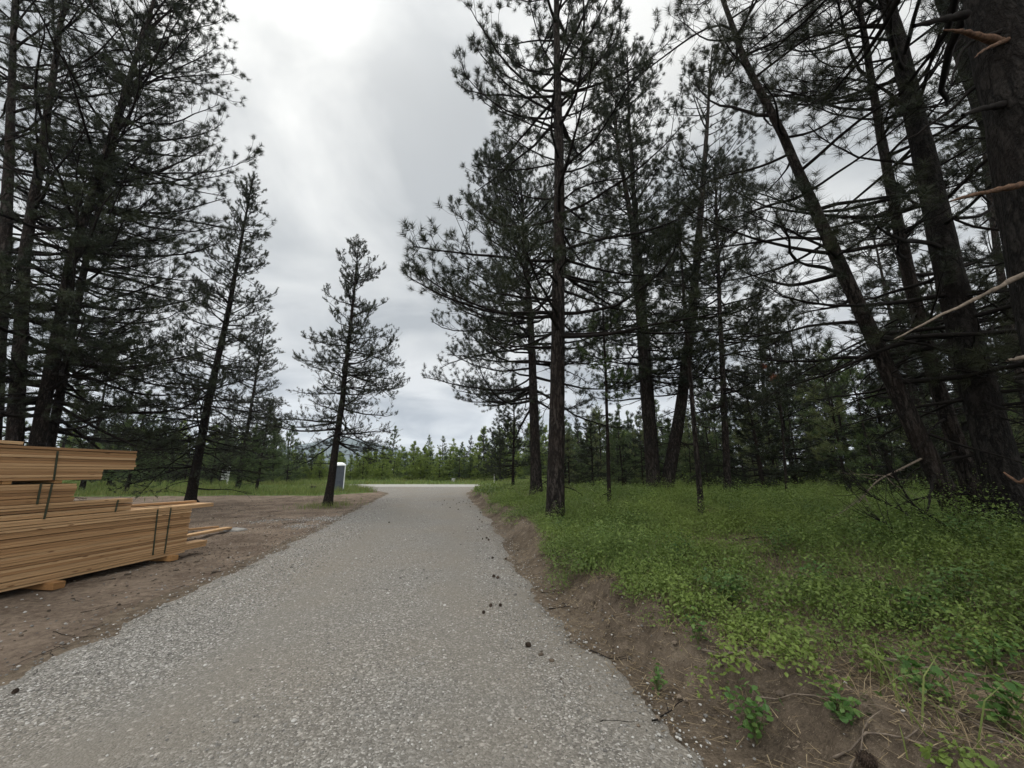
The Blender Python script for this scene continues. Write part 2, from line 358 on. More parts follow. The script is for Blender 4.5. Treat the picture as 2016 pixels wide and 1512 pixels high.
# driveway sheet: thin over the soil, its ragged margins dive under it
def strip(name, lf, rf, ys, nx, mat, lift, over=0.12, rag=0.5):
    u = np.linspace(0, 1, nx); Yg = np.repeat(ys[:, None], nx, 1)
    L_, R_ = lf(ys)[:, None] - over * 1.0, rf(ys)[:, None] + over * 1.0
    Xg = L_ + (R_ - L_) * u[None]
    dd = np.minimum(Xg - L_, R_ - Xg)
    z = H(Xg, Yg) + lift + 0.012 - 0.06 * (1 - smooth(0, 2 * over + 0.15, dd + rag * over * 3 * fbm(Xg, Yg, 4, 1.6)))
    o = link(name, grid_mesh(name, Xg, Yg, z), mat); tag(o, kind='structure')
    at = o.data.attributes.new('across', 'FLOAT', 'POINT'); at.data.foreach_set('value', ((Xg - L_) / (R_ - L_)).astype(np.float32).ravel()); return o
def gravel_mat():
    m, nt, b, out = new_mat('gravel'); v = ocoord(nt)
    vo = N(nt, 'ShaderNodeTexVoronoi'); vo.inputs['Scale'].default_value = 78; nt.links.new(v, vo.inputs['Vector'])
    vb = N(nt, 'ShaderNodeTexVoronoi'); vb.inputs['Scale'].default_value = 24; nt.links.new(v, vb.inputs['Vector'])
    sepc = N(nt, 'ShaderNodeSeparateColor'); nt.links.new(vo.outputs['Color'], sepc.inputs[0])
    sepb = N(nt, 'ShaderNodeSeparateColor'); nt.links.new(vb.outputs['Color'], sepb.inputs[0])
    big = noise(nt, 0.35, 4, 0.6, v); tr = noise(nt, 0.9, 4, 0.6, mapped(nt, v, (1.1, 0.12, 1)), 0.4)
    fine = noise(nt, 220, 3, 0.7, v)
    stone = ramp(nt, sepc.outputs[0], [(0, (0.055, 0.050, 0.045)), (0.5, (0.155, 0.146, 0.132)), (0.85, (0.25, 0.238, 0.218)), (1, (0.46, 0.445, 0.42))])
    fines = ramp(nt, fine, [(0.3, (0.120, 0.109, 0.094)), (0.7, (0.212, 0.197, 0.174))])
    k = math_(nt, 'ADD', math_(nt, 'MULTIPLY', tr, 0.9), math_(nt, 'MULTIPLY', big, 0.5))
    ac = N(nt, 'ShaderNodeAttribute', attribute_name='across')
    au = math_(nt, 'ADD', ac.outputs['Fac'], math_(nt, 'MULTIPLY', math_(nt, 'SUBTRACT', big, 0.5), 0.16))
    tk = ramp(nt, au, [(0.0, (0.25,) * 3), (0.10, (0.0,) * 3), (0.24, (0.1,) * 3), (0.36, (0.48,) * 3), (0.50, (0.22,) * 3), (0.62, (0.15,) * 3), (0.76, (0.48,) * 3), (0.86, (0.2,) * 3), (0.93, (0.55,) * 3), (1.0, (0.95,) * 3)])
    kf = mix(nt, 1.0, ramp(nt, k, [(0.5, (0.0,) * 3), (0.9, (0.45,) * 3)]), tk, 'ADD')
    c = mix(nt, kf, stone, fines)
    bs = ramp(nt, sepb.outputs[1], [(0.86, (0, 0, 0)), (0.9, (0.7, 0.7, 0.7))])
    bd = ramp(nt, vb.outputs['Distance'], [(0.2, (1, 1, 1)), (0.45, (0, 0, 0))])
    c = mix(nt, mix(nt, 1.0, bs, bd, 'MULTIPLY'), c, (0.36, 0.34, 0.31))
    cool = ramp(nt, big, [(0.4, (1.0, 1.0, 1.0)), (0.62, (1.03, 0.995, 0.95))])
    c = mix(nt, 1.0, c, cool, 'MULTIPLY')
    nt.links.new(c, b.inputs['Base Color']); b.inputs['Roughness'].default_value = 0.9; b.inputs['Specular IOR Level'].default_value = 0.2
    hgt = math_(nt, 'ADD', math_(nt, 'MULTIPLY', math_(nt, 'SUBTRACT', 1.0, vo.outputs['Distance']), 0.6), math_(nt, 'MULTIPLY', fine, 0.35))
    bump(nt, b, hgt, 0.9, 0.014)
    return m
M['gravel'] = gravel_mat()
ys = np.concatenate([np.arange(-3, 14, 0.06), np.arange(14, 41.5, 0.16)])
strip('driveway', LEFT, RIGHT, ys, 110, M['gravel'], 0.006, 0.14, 0.7)
# dirt yard left of it
DIRT_FAR = 27.5
def yard_far(x): return 27.0 + 1.2 * fbm(x, x * 0.3, 3, 0.25) + 9.5 * smooth(-13, -7, x) - 2.0 * smooth(-16, -30, x)
nx_ = 150; u = np.linspace(0, 1, nx_); yv = np.concatenate([np.arange(-1, 16, 0.1), np.arange(16, 38, 0.16)])
Yg = np.repeat(yv[:, None], nx_, 1); Lx = -26.0; Rx = LEFT(yv)[:, None] + 0.1
Xg = Lx + (Rx - Lx) * (1 - (1 - u[None]) ** 1.8)
edge = np.minimum(np.minimum(Rx - Xg, 20.0), yard_far(Xg) - Yg)
Zg = H(Xg, Yg) + 0.012 - 0.07 * (1 - smooth(0, 0.35, edge + 0.25 * fbm(Xg, Yg, 3, 1.4)))
tag(link('dirt_yard', grid_mesh('dirt_yard', Xg, Yg, Zg), M['dirt']), kind='structure')
# cross road, pale dry asphalt
m, nt, b, out = new_mat('pale_asphalt'); v = ocoord(nt)
c = ramp(nt, noise(nt, 1.5, 6, 0.7, v), [(0.3, (0.23, 0.222, 0.20)), (0.7, (0.32, 0.31, 0.285))])
nt.links.new(c, b.inputs['Base Color']); bump(nt, b, noise(nt, 60, 4, 0.7, v), 0.5, 0.01)
M['asphalt'] = m
rx_ = np.concatenate([np.arange(-120, -30, 3.0), np.arange(-30, 20, 0.5), np.arange(20, 121, 3.0)]); ry_ = np.linspace(40.2, 48.0, 16)
Xr, Yr = np.meshgrid(rx_, ry_); dR = np.minimum(Yr - 40.2, 48.0 - Yr)
tag(link('road', grid_mesh('road', Xr, Yr, H(Xr, Yr) + 0.05 - 0.10 * (1 - smooth(0, 0.5, dR + 0.15 * fbm(Xr, Yr, 2, 1)))), M['asphalt']), kind='structure')
# grass verges (soil sheet tinted by short turf)
M['turf'] = soil_mat('short_turf', (0.035, 0.055, 0.016), (0.07, 0.105, 0.028), (0.11, 0.15, 0.045), (0.13, 0.13, 0.06), 1.0, 0.05)
def turf(name, x0, x1, y0, y1, fade):
    Xt, Yt = np.meshgrid(np.linspace(x0, x1, 160), np.linspace(y0, y1, 40)); dd = fade(Xt, Yt)
    tag(link(name, grid_mesh(name, Xt, Yt, H(Xt, Yt) + 0.02 - 0.10 * (1 - smooth(0, 0.6, dd))), M['turf']), kind='structure')
turf('grass_verge', -140, 140, 47.4, 130, lambda x, y: np.minimum(y - 47.4, 130 - y) + 0.3 * fbm(x, y, 2, 0.7))
turf('grass_verge', -60, -4, 24, 40.6, lambda x, y: np.minimum(np.minimum(y - yard_far(x), 40.5 - y), LEFT(y) - 0.3 - x) + 0.3 * fbm(x, y, 2, 0.9))

# ------------------------------------------------------------------ pines
def resample(P, n):
    P = np.asarray(P, float); d = np.r_[0, np.cumsum(np.linalg.norm(np.diff(P, axis=0), axis=1))]
    t = np.linspace(0, d[-1], n); Q = np.stack([np.interp(t, d, P[:, i]) for i in range(3)], -1)
    for _ in range(3): Q[1:-1] = 0.25 * Q[:-2] + 0.5 * Q[1:-1] + 0.25 * Q[2:]
    return Q
def interp_poly(P, Rd, bi, s):
    """points, directions, radii at fraction s on polyline bi"""
    K = P.shape[1]; f = np.clip(s, 0, 0.999) * (K - 1); i = f.astype(int); w = (f - i)[:, None]
    a, b = P[bi, i], P[bi, i + 1]
    return a * (1 - w) + b * w, unit(b - a), Rd[bi, i] * (1 - w[:, 0]) + Rd[bi, i + 1] * w[:, 0]
def grow(start, d0, L, K, g, curl, wob):
    """polylines from start, direction d0, length L; curl = change of rise along the way"""
    B = len(start); P = np.zeros((B, K, 3)); P[:, 0] = start; d = d0.copy(); step = (L / (K - 1))[:, None]
    for k in range(1, K):
        d = unit(d + g.normal(0, wob, (B, 3)) + np.array([0, 0, 1.0]) * (curl[:, None] if hasattr(curl, 'shape') else curl) * (k / K) )
        P[:, k] = P[:, k - 1] + d * step
    return P
def tuft_tris(g, pos, dirs, n, nlen, nwid, brush, spread):
    m = len(pos)
    if m == 0: return np.zeros((0, 3)), np.zeros((0, 3), int)
    s = g.random((m, n)) ** 0.8; d = unit(dirs)[:, None, :]
    rv = unit(g.normal(0, 1, (m, n, 3))); perp = unit(rv - (rv * d).sum(-1, keepdims=True) * d)
    fw = 1 - spread * (0.35 + 0.65 * g.random((m, n, 1))) * (1 - 0.45 * s[..., None])
    nd = unit(d * fw + perp * np.sqrt(np.maximum(0.05, 1 - fw ** 2)))
    o = pos[:, None, :] + d * ((s - 1) * brush)[..., None]
    ln = nlen * (0.7 + 0.5 * g.random((m, n, 1)))
    side = unit(np.cross(nd, unit(g.normal(0, 1, (m, n, 3))))) * nwid * 0.5
    V = np.stack([o - side, o + side, o + nd * ln], 2).reshape(-1, 3)
    return V, np.arange(m * n * 3).reshape(-1, 3)

STY = dict(
    pond=dict(n=46, nlen=0.16, nwid=0.0115, brush=0.15, spread=0.9, twig_m=3.7, twl=(0.42, 0.16), sub=1.35, subl=0.32, curl=0.26, wob=0.09, step=0.42, per=4.6, elo=-12, ehi=38, bk=9),
    near=dict(n=46, nlen=0.18, nwid=0.0065, brush=0.10, spread=1.0, twig_m=3.6, twl=(0.46, 0.2), sub=1.2, subl=0.32, curl=0.26, wob=0.10, step=0.46, per=4.6, elo=-8, ehi=38, bk=9),
    lodge=dict(n=20, nlen=0.105, nwid=0.021, brush=0.19, spread=0.68, twig_m=6.5, twl=(0.36, 0.2), sub=2.6, subl=0.30, curl=0.17, wob=0.13, step=0.34, per=6.0, elo=-12, ehi=42, bk=8),
    far=dict(n=13, nlen=0.19, nwid=0.030, brush=0.24, spread=0.75, twig_m=4.2, twl=(0.42, 0.2), sub=1.0, subl=0.35, curl=0.28, wob=0.08, step=0.42, per=4.4, elo=-8, ehi=42, bk=6),
)
def crown_shape(kind, t):
    if kind == 'cone': return np.minimum(1.0, (1 - t) ** 0.85 * 1.08 + 0.03)
    if kind == 'spire': return np.minimum(1.0, (1 - t) ** 0.62 * 1.02 + 0.03)
    if kind == 'round': return np.sqrt(np.clip(1 - (t * 1.0) ** 2.6, 0.0, 1)) * 0.97 + 0.05
    return np.minimum(1.0, 0.55 + 0.8 * t) * np.clip((1 - t) * 2.6 + 0.05, 0, 1)     # 'thin': longest halfway up
def pine(seed, path, r0, crown0, blen, style, shape='round', dens=1.0, tips=1.0, r1=0.025, dead=0.0, dead_len=1.0, az_bias=None,
         flare=0.35, sides=14, bare=0.0, low_thin=0.0, keep=None):
    """returns (trunk V,Q), (branches V,Q), (needles V,T).  path starts at the base; crown0 = height of the first live whorl"""
    g = np.random.default_rng(seed); S = STY[style]
    path = np.asarray(path, float); total = np.linalg.norm(np.diff(path, axis=0), axis=1).sum()
    n = max(8, int(total / 0.3)); P = resample(path, n)
    wobn = np.cumsum(g.normal(0, 0.004, (n, 3)), axis=0); wobn[:, 2] = 0; P = P + wobn - wobn[0]
    tt = np.linspace(0, 1, n); rad = r1 + (r0 - r1) * (1 - tt) ** 0.85
    rad = rad * (1 + flare * np.exp(-tt * total / 0.45)) * (1 + g.normal(0, 0.012, n))
    tv, tq = tubes(P[None], rad[None], sides)
    # bark irregularity as real relief
    c = np.repeat(P, sides, 0); off = tv - c; a = np.tile(np.arange(sides), n) * 2.1 + seed
    tv = c + off * (1 + 0.09 * fbm(a, tv[:, 2] * 2.5, 3, 1.0))[:, None]
    # whorls
    z0, ztop = P[0, 2], P[-1, 2]
    hs, live = [], []
    h = crown0
    while h < (ztop - z0) - 0.15:
        k = max(1, g.poisson(S['per'] * dens)); hs += list(h + g.normal(0, 0.07, k)); live += [True] * k
        h += S['step'] * (0.7 + 0.6 * g.random()) * (1 if h < (ztop - z0) * 0.85 else 0.7)
    if dead > 0:
        k = int(dead * crown0 * 3.2); hs += list(0.5 + g.random(k) * (crown0 + 0.8)); live += [False] * k
    hs = np.clip(np.array(hs), 0.2, ztop - z0 - 0.05); live = np.array(live)
    ph = P[:, 2] - z0; bp = np.stack([np.interp(hs, ph, P[:, i]) for i in range(3)], -1); br = np.interp(hs, ph, rad)
    t = np.clip((hs - crown0) / max(0.1, (ztop - z0 - crown0)), 0, 1)
    az = g.random(len(hs)) * 2 * np.pi
    if az_bias is not None:
        a0, amt = az_bias; az = np.where(g.random(len(hs)) < amt, a0 + g.normal(0, 0.7, len(hs)), az)
    L = blen * crown_shape(shape, t) * (0.55 + 0.55 * g.random(len(hs)))
    L = np.where(live, L, dead_len * (0.25 + 0.9 * g.random(len(hs))))
    if keep is not None:
        kp = keep(bp, az, L, g) | ~live
        hs, live, bp, br, t, az, L = hs[kp], live[kp], bp[kp], br[kp], t[kp], az[kp], L[kp]
    L = np.maximum(L, 0.1)
    el = np.radians(S['elo'] + (S['ehi'] - S['elo']) * t ** 1.2 + g.normal(0, 9, len(hs))); el = np.where(live, el, np.radians(g.normal(-8, 14, len(hs))))
    d0 = np.stack([np.cos(az) * np.cos(el), np.sin(az) * np.cos(el), np.sin(el)], -1)
    K = S['bk']
    BP = grow(bp, d0, L, K, g, np.where(live, S['curl'] * (0.4 + 0.9 * g.random(len(hs))) - 0.1 * (1 - t), -0.06), S['wob'])
    rb = np.minimum(br * 0.5, 0.006 + 0.0125 * L) ; BR = rb[:, None] * (1 - 0.82 * np.linspace(0, 1, K)[None]) + 0.002
    mb = MB(); mb.tubes(BP, BR, 4)
    # twigs
    nt_ = np.maximum(1, (L * S['twig_m'] * np.where(live, 1, 0.75)).astype(int) + (g.random(len(L)) < 0.5)); bi = np.repeat(np.arange(len(L)), nt_)
    s = (0.18 + 0.8 * g.random(len(bi)) ** 0.8) if bare == 0 else (bare + (0.98 - bare) * g.random(len(bi)) ** 0.7)
    tp, td, tr_ = interp_poly(BP, BR, bi, s)
    sgn = np.where(g.random(len(bi)) < 0.5, -1.0, 1.0); ang = sgn * np.radians(g.uniform(28, 68, len(bi)))
    ca, sa = np.cos(ang), np.sin(ang)
    dd = np.stack([td[:, 0] * ca - td[:, 1] * sa, td[:, 0] * sa + td[:, 1] * ca, td[:, 2] + g.normal(0.05, 0.25, len(bi))], -1)
    tl = np.minimum(L[bi] * (S['twl'][0] + (S['twl'][1] - S['twl'][0]) * s) * (0.6 + 0.7 * g.random(len(bi))), 1.5)
    tl = np.maximum(tl, 0.12)
    TP = grow(tp, unit(dd), tl, 5, g, np.where(live[bi], S['curl'] * 1.2, -0.1), S['wob'] * 1.4)
    r_t = np.minimum(tr_ * 0.6, 0.003 + 0.006 * tl); TR = r_t[:, None] * (1 - 0.7 * np.linspace(0, 1, 5)[None]) + 0.0012
    mb.tubes(TP, TR, 3)
    # sub twigs
    ns = np.floor(S['sub'] * np.clip(tl / 0.5, 0.3, 1.8) + g.random(len(tl))).astype(int); ti = np.repeat(np.arange(len(tl)), ns)
    tips_p = [BP[live, -1], TP[live[bi], -1]]; tips_d = [BP[live, -1] - BP[live, -2], TP[live[bi], -1] - TP[live[bi], -2]]
    if len(ti):
        ss = 0.2 + 0.7 * g.random(len(ti)); sp, sd, sr = interp_poly(TP, TR, ti, ss)
        sgn = np.where(g.random(len(ti)) < 0.5, -1.0, 1.0); ang = sgn * np.radians(g.uniform(25, 70, len(ti))); ca, sa = np.cos(ang), np.sin(ang)
        dd = np.stack([sd[:, 0] * ca - sd[:, 1] * sa, sd[:, 0] * sa + sd[:, 1] * ca, sd[:, 2] + g.normal(0.1, 0.3, len(ti))], -1)
        sl = np.clip(tl[ti] * S['subl'] * (0.6 + 0.9 * g.random(len(ti))), 0.08, 0.5)
        SPt = grow(sp, unit(dd), sl, 4, g, S['curl'] * 1.3, S['wob'] * 1.4); lv = live[bi][ti]
        mb.tubes(SPt, (np.minimum(sr * 0.7, 0.0045)[:, None] * (1 - 0.6 * np.linspace(0, 1, 4)[None])), 3)
        tips_p.append(SPt[lv, -1]); tips_d.append(SPt[lv, -1] - SPt[lv, -2])
    tips_p = np.concatenate(tips_p); tips_d = np.concatenate(tips_d)
    tz_ = np.clip((tips_p[:, 2] - z0 - crown0) / max(0.1, ztop - z0 - crown0), 0, 1)
    k = g.random(len(tips_p)) < tips * (1 - low_thin * (1 - tz_)) * (1 - (0.6 if style == 'lodge' else 0) * smooth(0.7, 1.0, tz_)); tips_p, tips_d = tips_p[k], unit(tips_d[k]); tips_d = unit(tips_d + np.array([0, 0, 0.25]))
    leader = P[-1:]; tips_p = np.concatenate([tips_p, leader]); tips_d = np.concatenate([tips_d, [[0, 0, 1.0]]])
    nv, nf = tuft_tris(g, tips_p, tips_d, S['n'], S['nlen'], S['nwid'], S['brush'], S['spread'])
    return (tv, tq), mb, (nv, nf)

def build_pine(name, base, data, mats, label=None, group=None, cat='pine tree'):
    root = empty(name, base)
    (tv, tq), mb, (nv, nf) = data
    link('trunk', mesh_np('trunk', tv, tq, None, True), M[mats[0]], root)
    mb.build('branches', M['twig'], root, True)
    link('needles', mesh_np('needles', nv, None, nf), M[mats[1]], root)
    if label: tag(root, label, cat, group)
    return root

def px_path(pts, depth, top_z, basez, lean=0.0):
    """trunk drawn through photo pixels in the plane y = depth, run on up to top_z; relative to its base"""
    Q = [at_depth(px, py, depth) for px, py in pts]
    b = Q[0].copy(); b[2] = basez
    Q = [q for q in Q[1:] if q[2] > basez + 0.4]
    last, prev = (Q[-1], Q[-2] if len(Q) > 1 else b)
    if top_z > last[2] + 0.5:
        sl = (last - prev) / max(0.2, last[2] - prev[2]); sl = sl * 0.6
        Q.append(np.array([last[0] + sl[0] * (top_z - last[2]), last[1] + lean * (top_z - last[2]), top_z]))
    P = np.array([b] + Q); return b, P - b
def gz(x, y): return float(H(np.array([x]), np.array([y]))[0])

OPEN = "pines standing along the driveway"
def hero(name, label, pts, depth, top_z, r0, crown0, blen, style, mats, seed, shape='round', group=None, **kw):
    q = at_depth(*pts[0], depth); bz = gz(q[0], depth) - 0.08
    b, P = px_path(pts, depth, top_z, bz)
    return build_pine(name, b, pine(seed, P, r0, crown0, blen, style, shape, **kw), mats, label, group)

PB = ('bark', 'needle'); PD = ('bark', 'needle_dark'); LG = ('bark_thin', 'needle_grey')
LEFTG = "big dark pines behind the lumber"; RIGHTG = "big leaning pines at the right edge"
# left cluster behind the lumber: few boughs grow toward the open side, so the stems show
def CLEAR(bp, az, L, g):
    c = np.cos(az); L[:] = np.where(c > 0.1, np.minimum(L, (4.2 + g.normal(0, 0.3, len(L)) - np.maximum(bp[:, 0] - 2.2, 0) * 0.5) / np.maximum(c, 0.1)), L)
    return (np.cos(az + 1.9) < 0.45) | (g.random(len(az)) < 0.3)
hero('pine_tree', 'big dark pine at the left edge, its trunk rising behind the tallest lumber end', [(-20, 1010), (10, 500), (20, 300), (30, 0)], 12.2, 25, 0.23, 4.6, 4.6, 'pond', PB, 11, group=LEFTG, dead=1.0, dead_len=2.0, dens=0.55, tips=0.62, keep=CLEAR)
hero('pine_tree', 'big dark pine behind the lumber, second trunk from the left edge', [(30, 1015), (46, 500), (80, 300), (120, 40)], 11.6, 24, 0.20, 4.4, 4.2, 'pond', PB, 12, group=LEFTG, dead=1.0, dead_len=2.0, dens=0.55, tips=0.62, keep=CLEAR)
hero('pine_tree', 'big dark pine behind the lumber whose long boughs reach farthest over the dirt', [(45, 1015), (140, 500), (200, 325), (290, 40)], 11.9, 24, 0.19, 3.6, 5.2, 'pond', PB, 13, group=LEFTG, dead=1.0, dead_len=1.8, dens=0.70, tips=0.72, az_bias=(-0.35, 0.35), keep=CLEAR)
hero('pine_tree', 'slimmer dark pine hugging the right side of the cluster behind the lumber', [(72, 1020), (172, 500), (215, 330), (262, 130)], 12.5, 20, 0.135, 3.0, 4.4, 'pond', PB, 14, group=LEFTG, dead=1.4, dead_len=1.5, dens=0.55, tips=0.75, az_bias=(-0.2, 0.3), keep=CLEAR)
# lone pines on the dirt
hero('lodgepole_pine', 'tall narrow pine with a pointed top, standing in the dirt beside the lumber', [(374, 988), (410, 790), (452, 600), (500, 340)], 19.4, 16.8, 0.22, 1.9, 3.4, 'lodge', LG, 21, 'spire', dead=2.2, dead_len=2.6, dens=0.75, tips=0.85, low_thin=0.6, r1=0.012)
hero('lodgepole_pine', 'shorter pine with a cone crown, rising from a weedy patch by the driveway', [(645, 992), (672, 800), (690, 640), (706, 470)], 19.0, 13.3, 0.19, 3.1, 3.5, 'lodge', LG, 22, 'spire', dead=0.5, dead_len=1.0, dens=0.8, tips=0.9, low_thin=0.6, r1=0.010)
hero('lodgepole_pine', 'slender sparse pine behind and between the two lone pines', [(468, 960), (490, 830), (505, 740), (520, 655)], 33.0, 15.0, 0.19, 3.2, 3.6, 'lodge', LG, 23, 'spire', dead=1.2, dead_len=1.8, dens=0.65, tips=0.7, low_thin=0.5, r1=0.012)
# right of the driveway
hero('pine_tree', 'thick straight pine with plated bark nearest the driveway bend', [(1092, 1010), (1100, 700), (1103, 300), (1097, 0)], 10.0, 24, 0.225, 4.6, 3.9, 'pond', PB, 31, dead=0.9, dead_len=0.9, dens=0.6, flare=0.25)
hero('pine_tree', 'pine with long sweeping boughs over the driveway, behind the thick straight pine', [(1056, 962), (1045, 640), (1032, 480), (1022, 330)], 20.5, 19.5, 0.30, 5.2, 5.8, 'pond', PB, 32, dead=0.6, dead_len=1.4, dens=0.75, az_bias=(math.pi, 0.35))
hero('sapling_pine', 'thin pole pine with a pale scar near its foot, right of the thick pine', [(1199, 992), (1190, 720), (1183, 545)], 11.5, 8.6, 0.062, 3.6, 1.0, 'lodge', ('bark_thin', 'needle_mid'), 33, 'cone', dead=0.8, dead_len=0.6, dens=0.35, tips=0.8, r1=0.01)
hero('pine_tree', 'left stem of the pine pair forking low, with two tops', [(1288, 962), (1266, 700), (1245, 450), (1214, 280), (1210, 190)], 19.0, 20.5, 0.33, 5.0, 3.6, 'pond', PB, 34, dead=1.2, dead_len=2.0, dens=0.5)
hero('pine_tree', 'slim upper top beside the left stem of the forked pine pair', [(1292, 962), (1274, 700), (1254, 450), (1240, 250), (1236, 85)], 19.5, 21.0, 0.26, 6.0, 3.4, 'pond', PB, 39, dead=0.6, dead_len=1.6, dens=0.5)
hero('pine_tree', 'curved right stem of the pine pair forking low, bowing outward', [(1306, 965), (1340, 805), (1360, 640), (1372, 500), (1392, 250), (1402, 90)], 19.0, 22, 0.31, 5.0, 3.8, 'pond', PD, 35, dead=1.2, dead_len=2.0, dens=0.55)
hero('sapling_pine', 'thin leaning pole pine standing in the green undergrowth', [(1383, 1030), (1366, 825), (1355, 690), (1345, 520)], 10.0, 9.5, 0.072, 4.5, 1.2, 'pond', PD, 36, 'cone', dead=1.2, dead_len=0.7, dens=0.4, r1=0.012)
hero('pine_tree', 'straight dark pine behind the thin leaning pole', [(1431, 966), (1424, 790), (1416, 600), (1408, 330)], 16.5, 17, 0.15, 4.0, 3.3, 'pond', PD, 37, dead=1.6, dead_len=1.5, dens=0.6)
hero('pine_tree', 'strongly slanting pine leaning left over the undergrowth', [(1905, 1035), (1790, 830), (1700, 620), (1622, 450), (1540, 262), (1470, 130), (1425, 0)], 7.0, 14.5, 0.155, 2.8, 3.2, 'near', PD, 41, group=RIGHTG, dead=1.8, dead_len=1.7, dens=0.34, bare=0.35)
hero('pine_tree', 'slanting pine of middling girth between two stouter leaning trunks', [(1945, 1035), (1850, 780), (1800, 590), (1768, 450), (1730, 250), (1688, 0)], 7.5, 17, 0.14, 3.2, 3.4, 'near', PD, 42, group=RIGHTG, dead=1.8, dead_len=1.8, dens=0.34, bare=0.35, az_bias=(math.pi, 0.3))
hero('pine_tree', 'stout dark trunk leaning left at the right edge, thickest of those in full view', [(1992, 1015), (1930, 780), (1870, 560), (1812, 300), (1740, 0)], 6.6, 19, 0.255, 3.2, 3.6, 'near', ('bark_big', 'needle_dark'), 43, group=RIGHTG, dead=1.6, dead_len=1.9, dens=0.34, bare=0.4, az_bias=(math.pi, 0.3))
hero('pine_tree', 'reddish trunk seen between the stout trunk and the corner trunk', [(2020, 830), (1990, 640), (1968, 500), (1945, 330), (1925, 110)], 12.5, 17, 0.16, 4.0, 3.0, 'pond', PD, 44, dead=1.6, dead_len=1.4, dens=0.5)

# the huge trunk in the upper right corner with its snapped limbs
b, P = px_path([(2290, 1250), (2180, 830), (2072, 420), (2026, 230), (1972, 0)], 3.0, 13, gz(5.0, 3.0) - 0.1)
corner = build_pine('pine_tree', b, pine(51, P, 0.36, 6.5, 3.6, 'near', sides=28, dens=0.5, bare=0.4, r1=0.03), ('bark_big', 'needle_dark'),
                    'massive plated trunk in the upper right corner with snapped orange torn limbs', RIGHTG)
def limb(root, pts, depth, r0, r1, mat, name, sides=7, wob=0.0, seed=1):
    g = np.random.default_rng(seed); ds = np.linspace(depth[0], depth[1], len(pts))
    Q = resample(np.array([at_depth(px, py, d) for (px, py), d in zip(pts, ds)]), max(8, len(pts) * 4)) - np.array(root.location)
    Q[1:] += g.normal(0, wob, (len(Q) - 1, 3))
    rr = np.linspace(r0, r1, len(Q)) * (1 + g.normal(0, 0.16, len(Q)))
    mb = MB(); mb.tubes(Q[None], rr[None], sides); return mb.build(name, M[mat], root, True)
limb(corner, [(1985, 86), (1935, 74), (1895, 62), (1857, 60)], (2.95, 2.7), 0.045, 0.006, 'torn_wood', 'broken_limb', seed=1, wob=0.004)
limb(corner, [(1985, 78), (1940, 96), (1918, 114)], (2.9, 2.65), 0.022, 0.004, 'torn_wood', 'broken_limb', seed=2, wob=0.003)
limb(corner, [(1900, 30), (1850, 38), (1800, 52)], (3.0, 2.8), 0.04, 0.018, 'twig', 'broken_limb', seed=3, wob=0.004)
limb(corner, [(1985, 205), (1940, 212), (1895, 226)], (3.0, 2.8), 0.035, 0.016, 'twig', 'broken_limb', seed=4, wob=0.003)
limb(corner, [(2040, 358), (1990, 368), (1930, 380), (1872, 396)], (2.9, 2.6), 0.035, 0.006, 'torn_wood', 'broken_limb', seed=5, wob=0.003)
limb(corner, [(2080, 505), (2010, 542), (1930, 585), (1850, 622), (1760, 668)], (2.9, 2.7), 0.024, 0.005, 'dead_wood', 'broken_limb', seed=6, wob=0.004)
limb(corner, [(2060, 690), (2010, 704), (1984, 709)], (2.9, 2.8), 0.03, 0.008, 'dead_wood', 'broken_limb', seed=7, wob=0.003)
limb(corner, [(2010, 110), (1930, 160), (1860, 230), (1770, 282)], (3.1, 3.4), 0.028, 0.006, 'twig', 'broken_limb', seed=8, wob=0.006)
limb(corner, [(1970, 60), (1915, 80), (1885, 110), (1873, 165)], (2.9, 2.9), 0.02, 0.008, 'twig', 'broken_limb', seed=9, wob=0.006)
limb(corner, [(2060, 905), (2010, 955), (1975, 930)], (2.9, 3.2), 0.022, 0.006, 'torn_wood', 'broken_limb', seed=10, wob=0.003)

def bough(root, pts, depth, r0, seed, mats=('twig', 'needle'), S=STY['pond'], twig_n=26, tips=1.0, start=0.35):
    """a long limb with its own twigs and tufts, as one bough of a standing pine"""
    g = np.random.default_rng(seed); ds = np.linspace(depth[0], depth[1], len(pts))
    Q = resample(np.array([at_depth(px, py, d) for (px, py), d in zip(pts, ds)]), 14) - np.array(root.location)
    BR = (np.linspace(r0, 0.008, 14))[None]; BP = Q[None]
    mb = MB(); mb.tubes(BP, BR, 6)
    s = start + (0.99 - start) * g.random(twig_n); bi = np.zeros(twig_n, int); tp, td, tr_ = interp_poly(BP, BR, bi, s)
    ang = np.where(g.random(twig_n) < 0.5, -1, 1) * np.radians(g.uniform(25, 65, twig_n)); ca, sa = np.cos(ang), np.sin(ang)
    dd = np.stack([td[:, 0] * ca - td[:, 1] * sa, td[:, 0] * sa + td[:, 1] * ca, td[:, 2] + g.normal(0, 0.35, twig_n)], -1)
    TP = grow(tp, unit(dd), 0.3 + 0.7 * g.random(twig_n), 5, g, 0.3, 0.12); mb.tubes(TP, np.linspace(0.007, 0.002, 5)[None].repeat(twig_n, 0), 3)
    bo = mb.build('bough', M[mats[0]], root, True)
    k = g.random(twig_n) < tips
    nv, nf = tuft_tris(g, TP[k, -1], TP[k, -1] - TP[k, -2], S['n'], S['nlen'], S['nwid'] * 0.7, S['brush'], S['spread'])
    link('needles', mesh_np('needles', nv, None, nf), M[mats[1]], bo)
slant = [o for o in col.objects if o.get('label', '').startswith('strongly slanting')][0]
bough(slant, [(1470, 130), (1440, 30), (1396, 43), (1297, 120), (1147, 228)], (7.0, 8.0), 0.035, 3, twig_n=34)
bough(slant, [(1560, 300), (1500, 330), (1400, 350), (1310, 420)], (7.0, 7.6), 0.03, 4, twig_n=26)
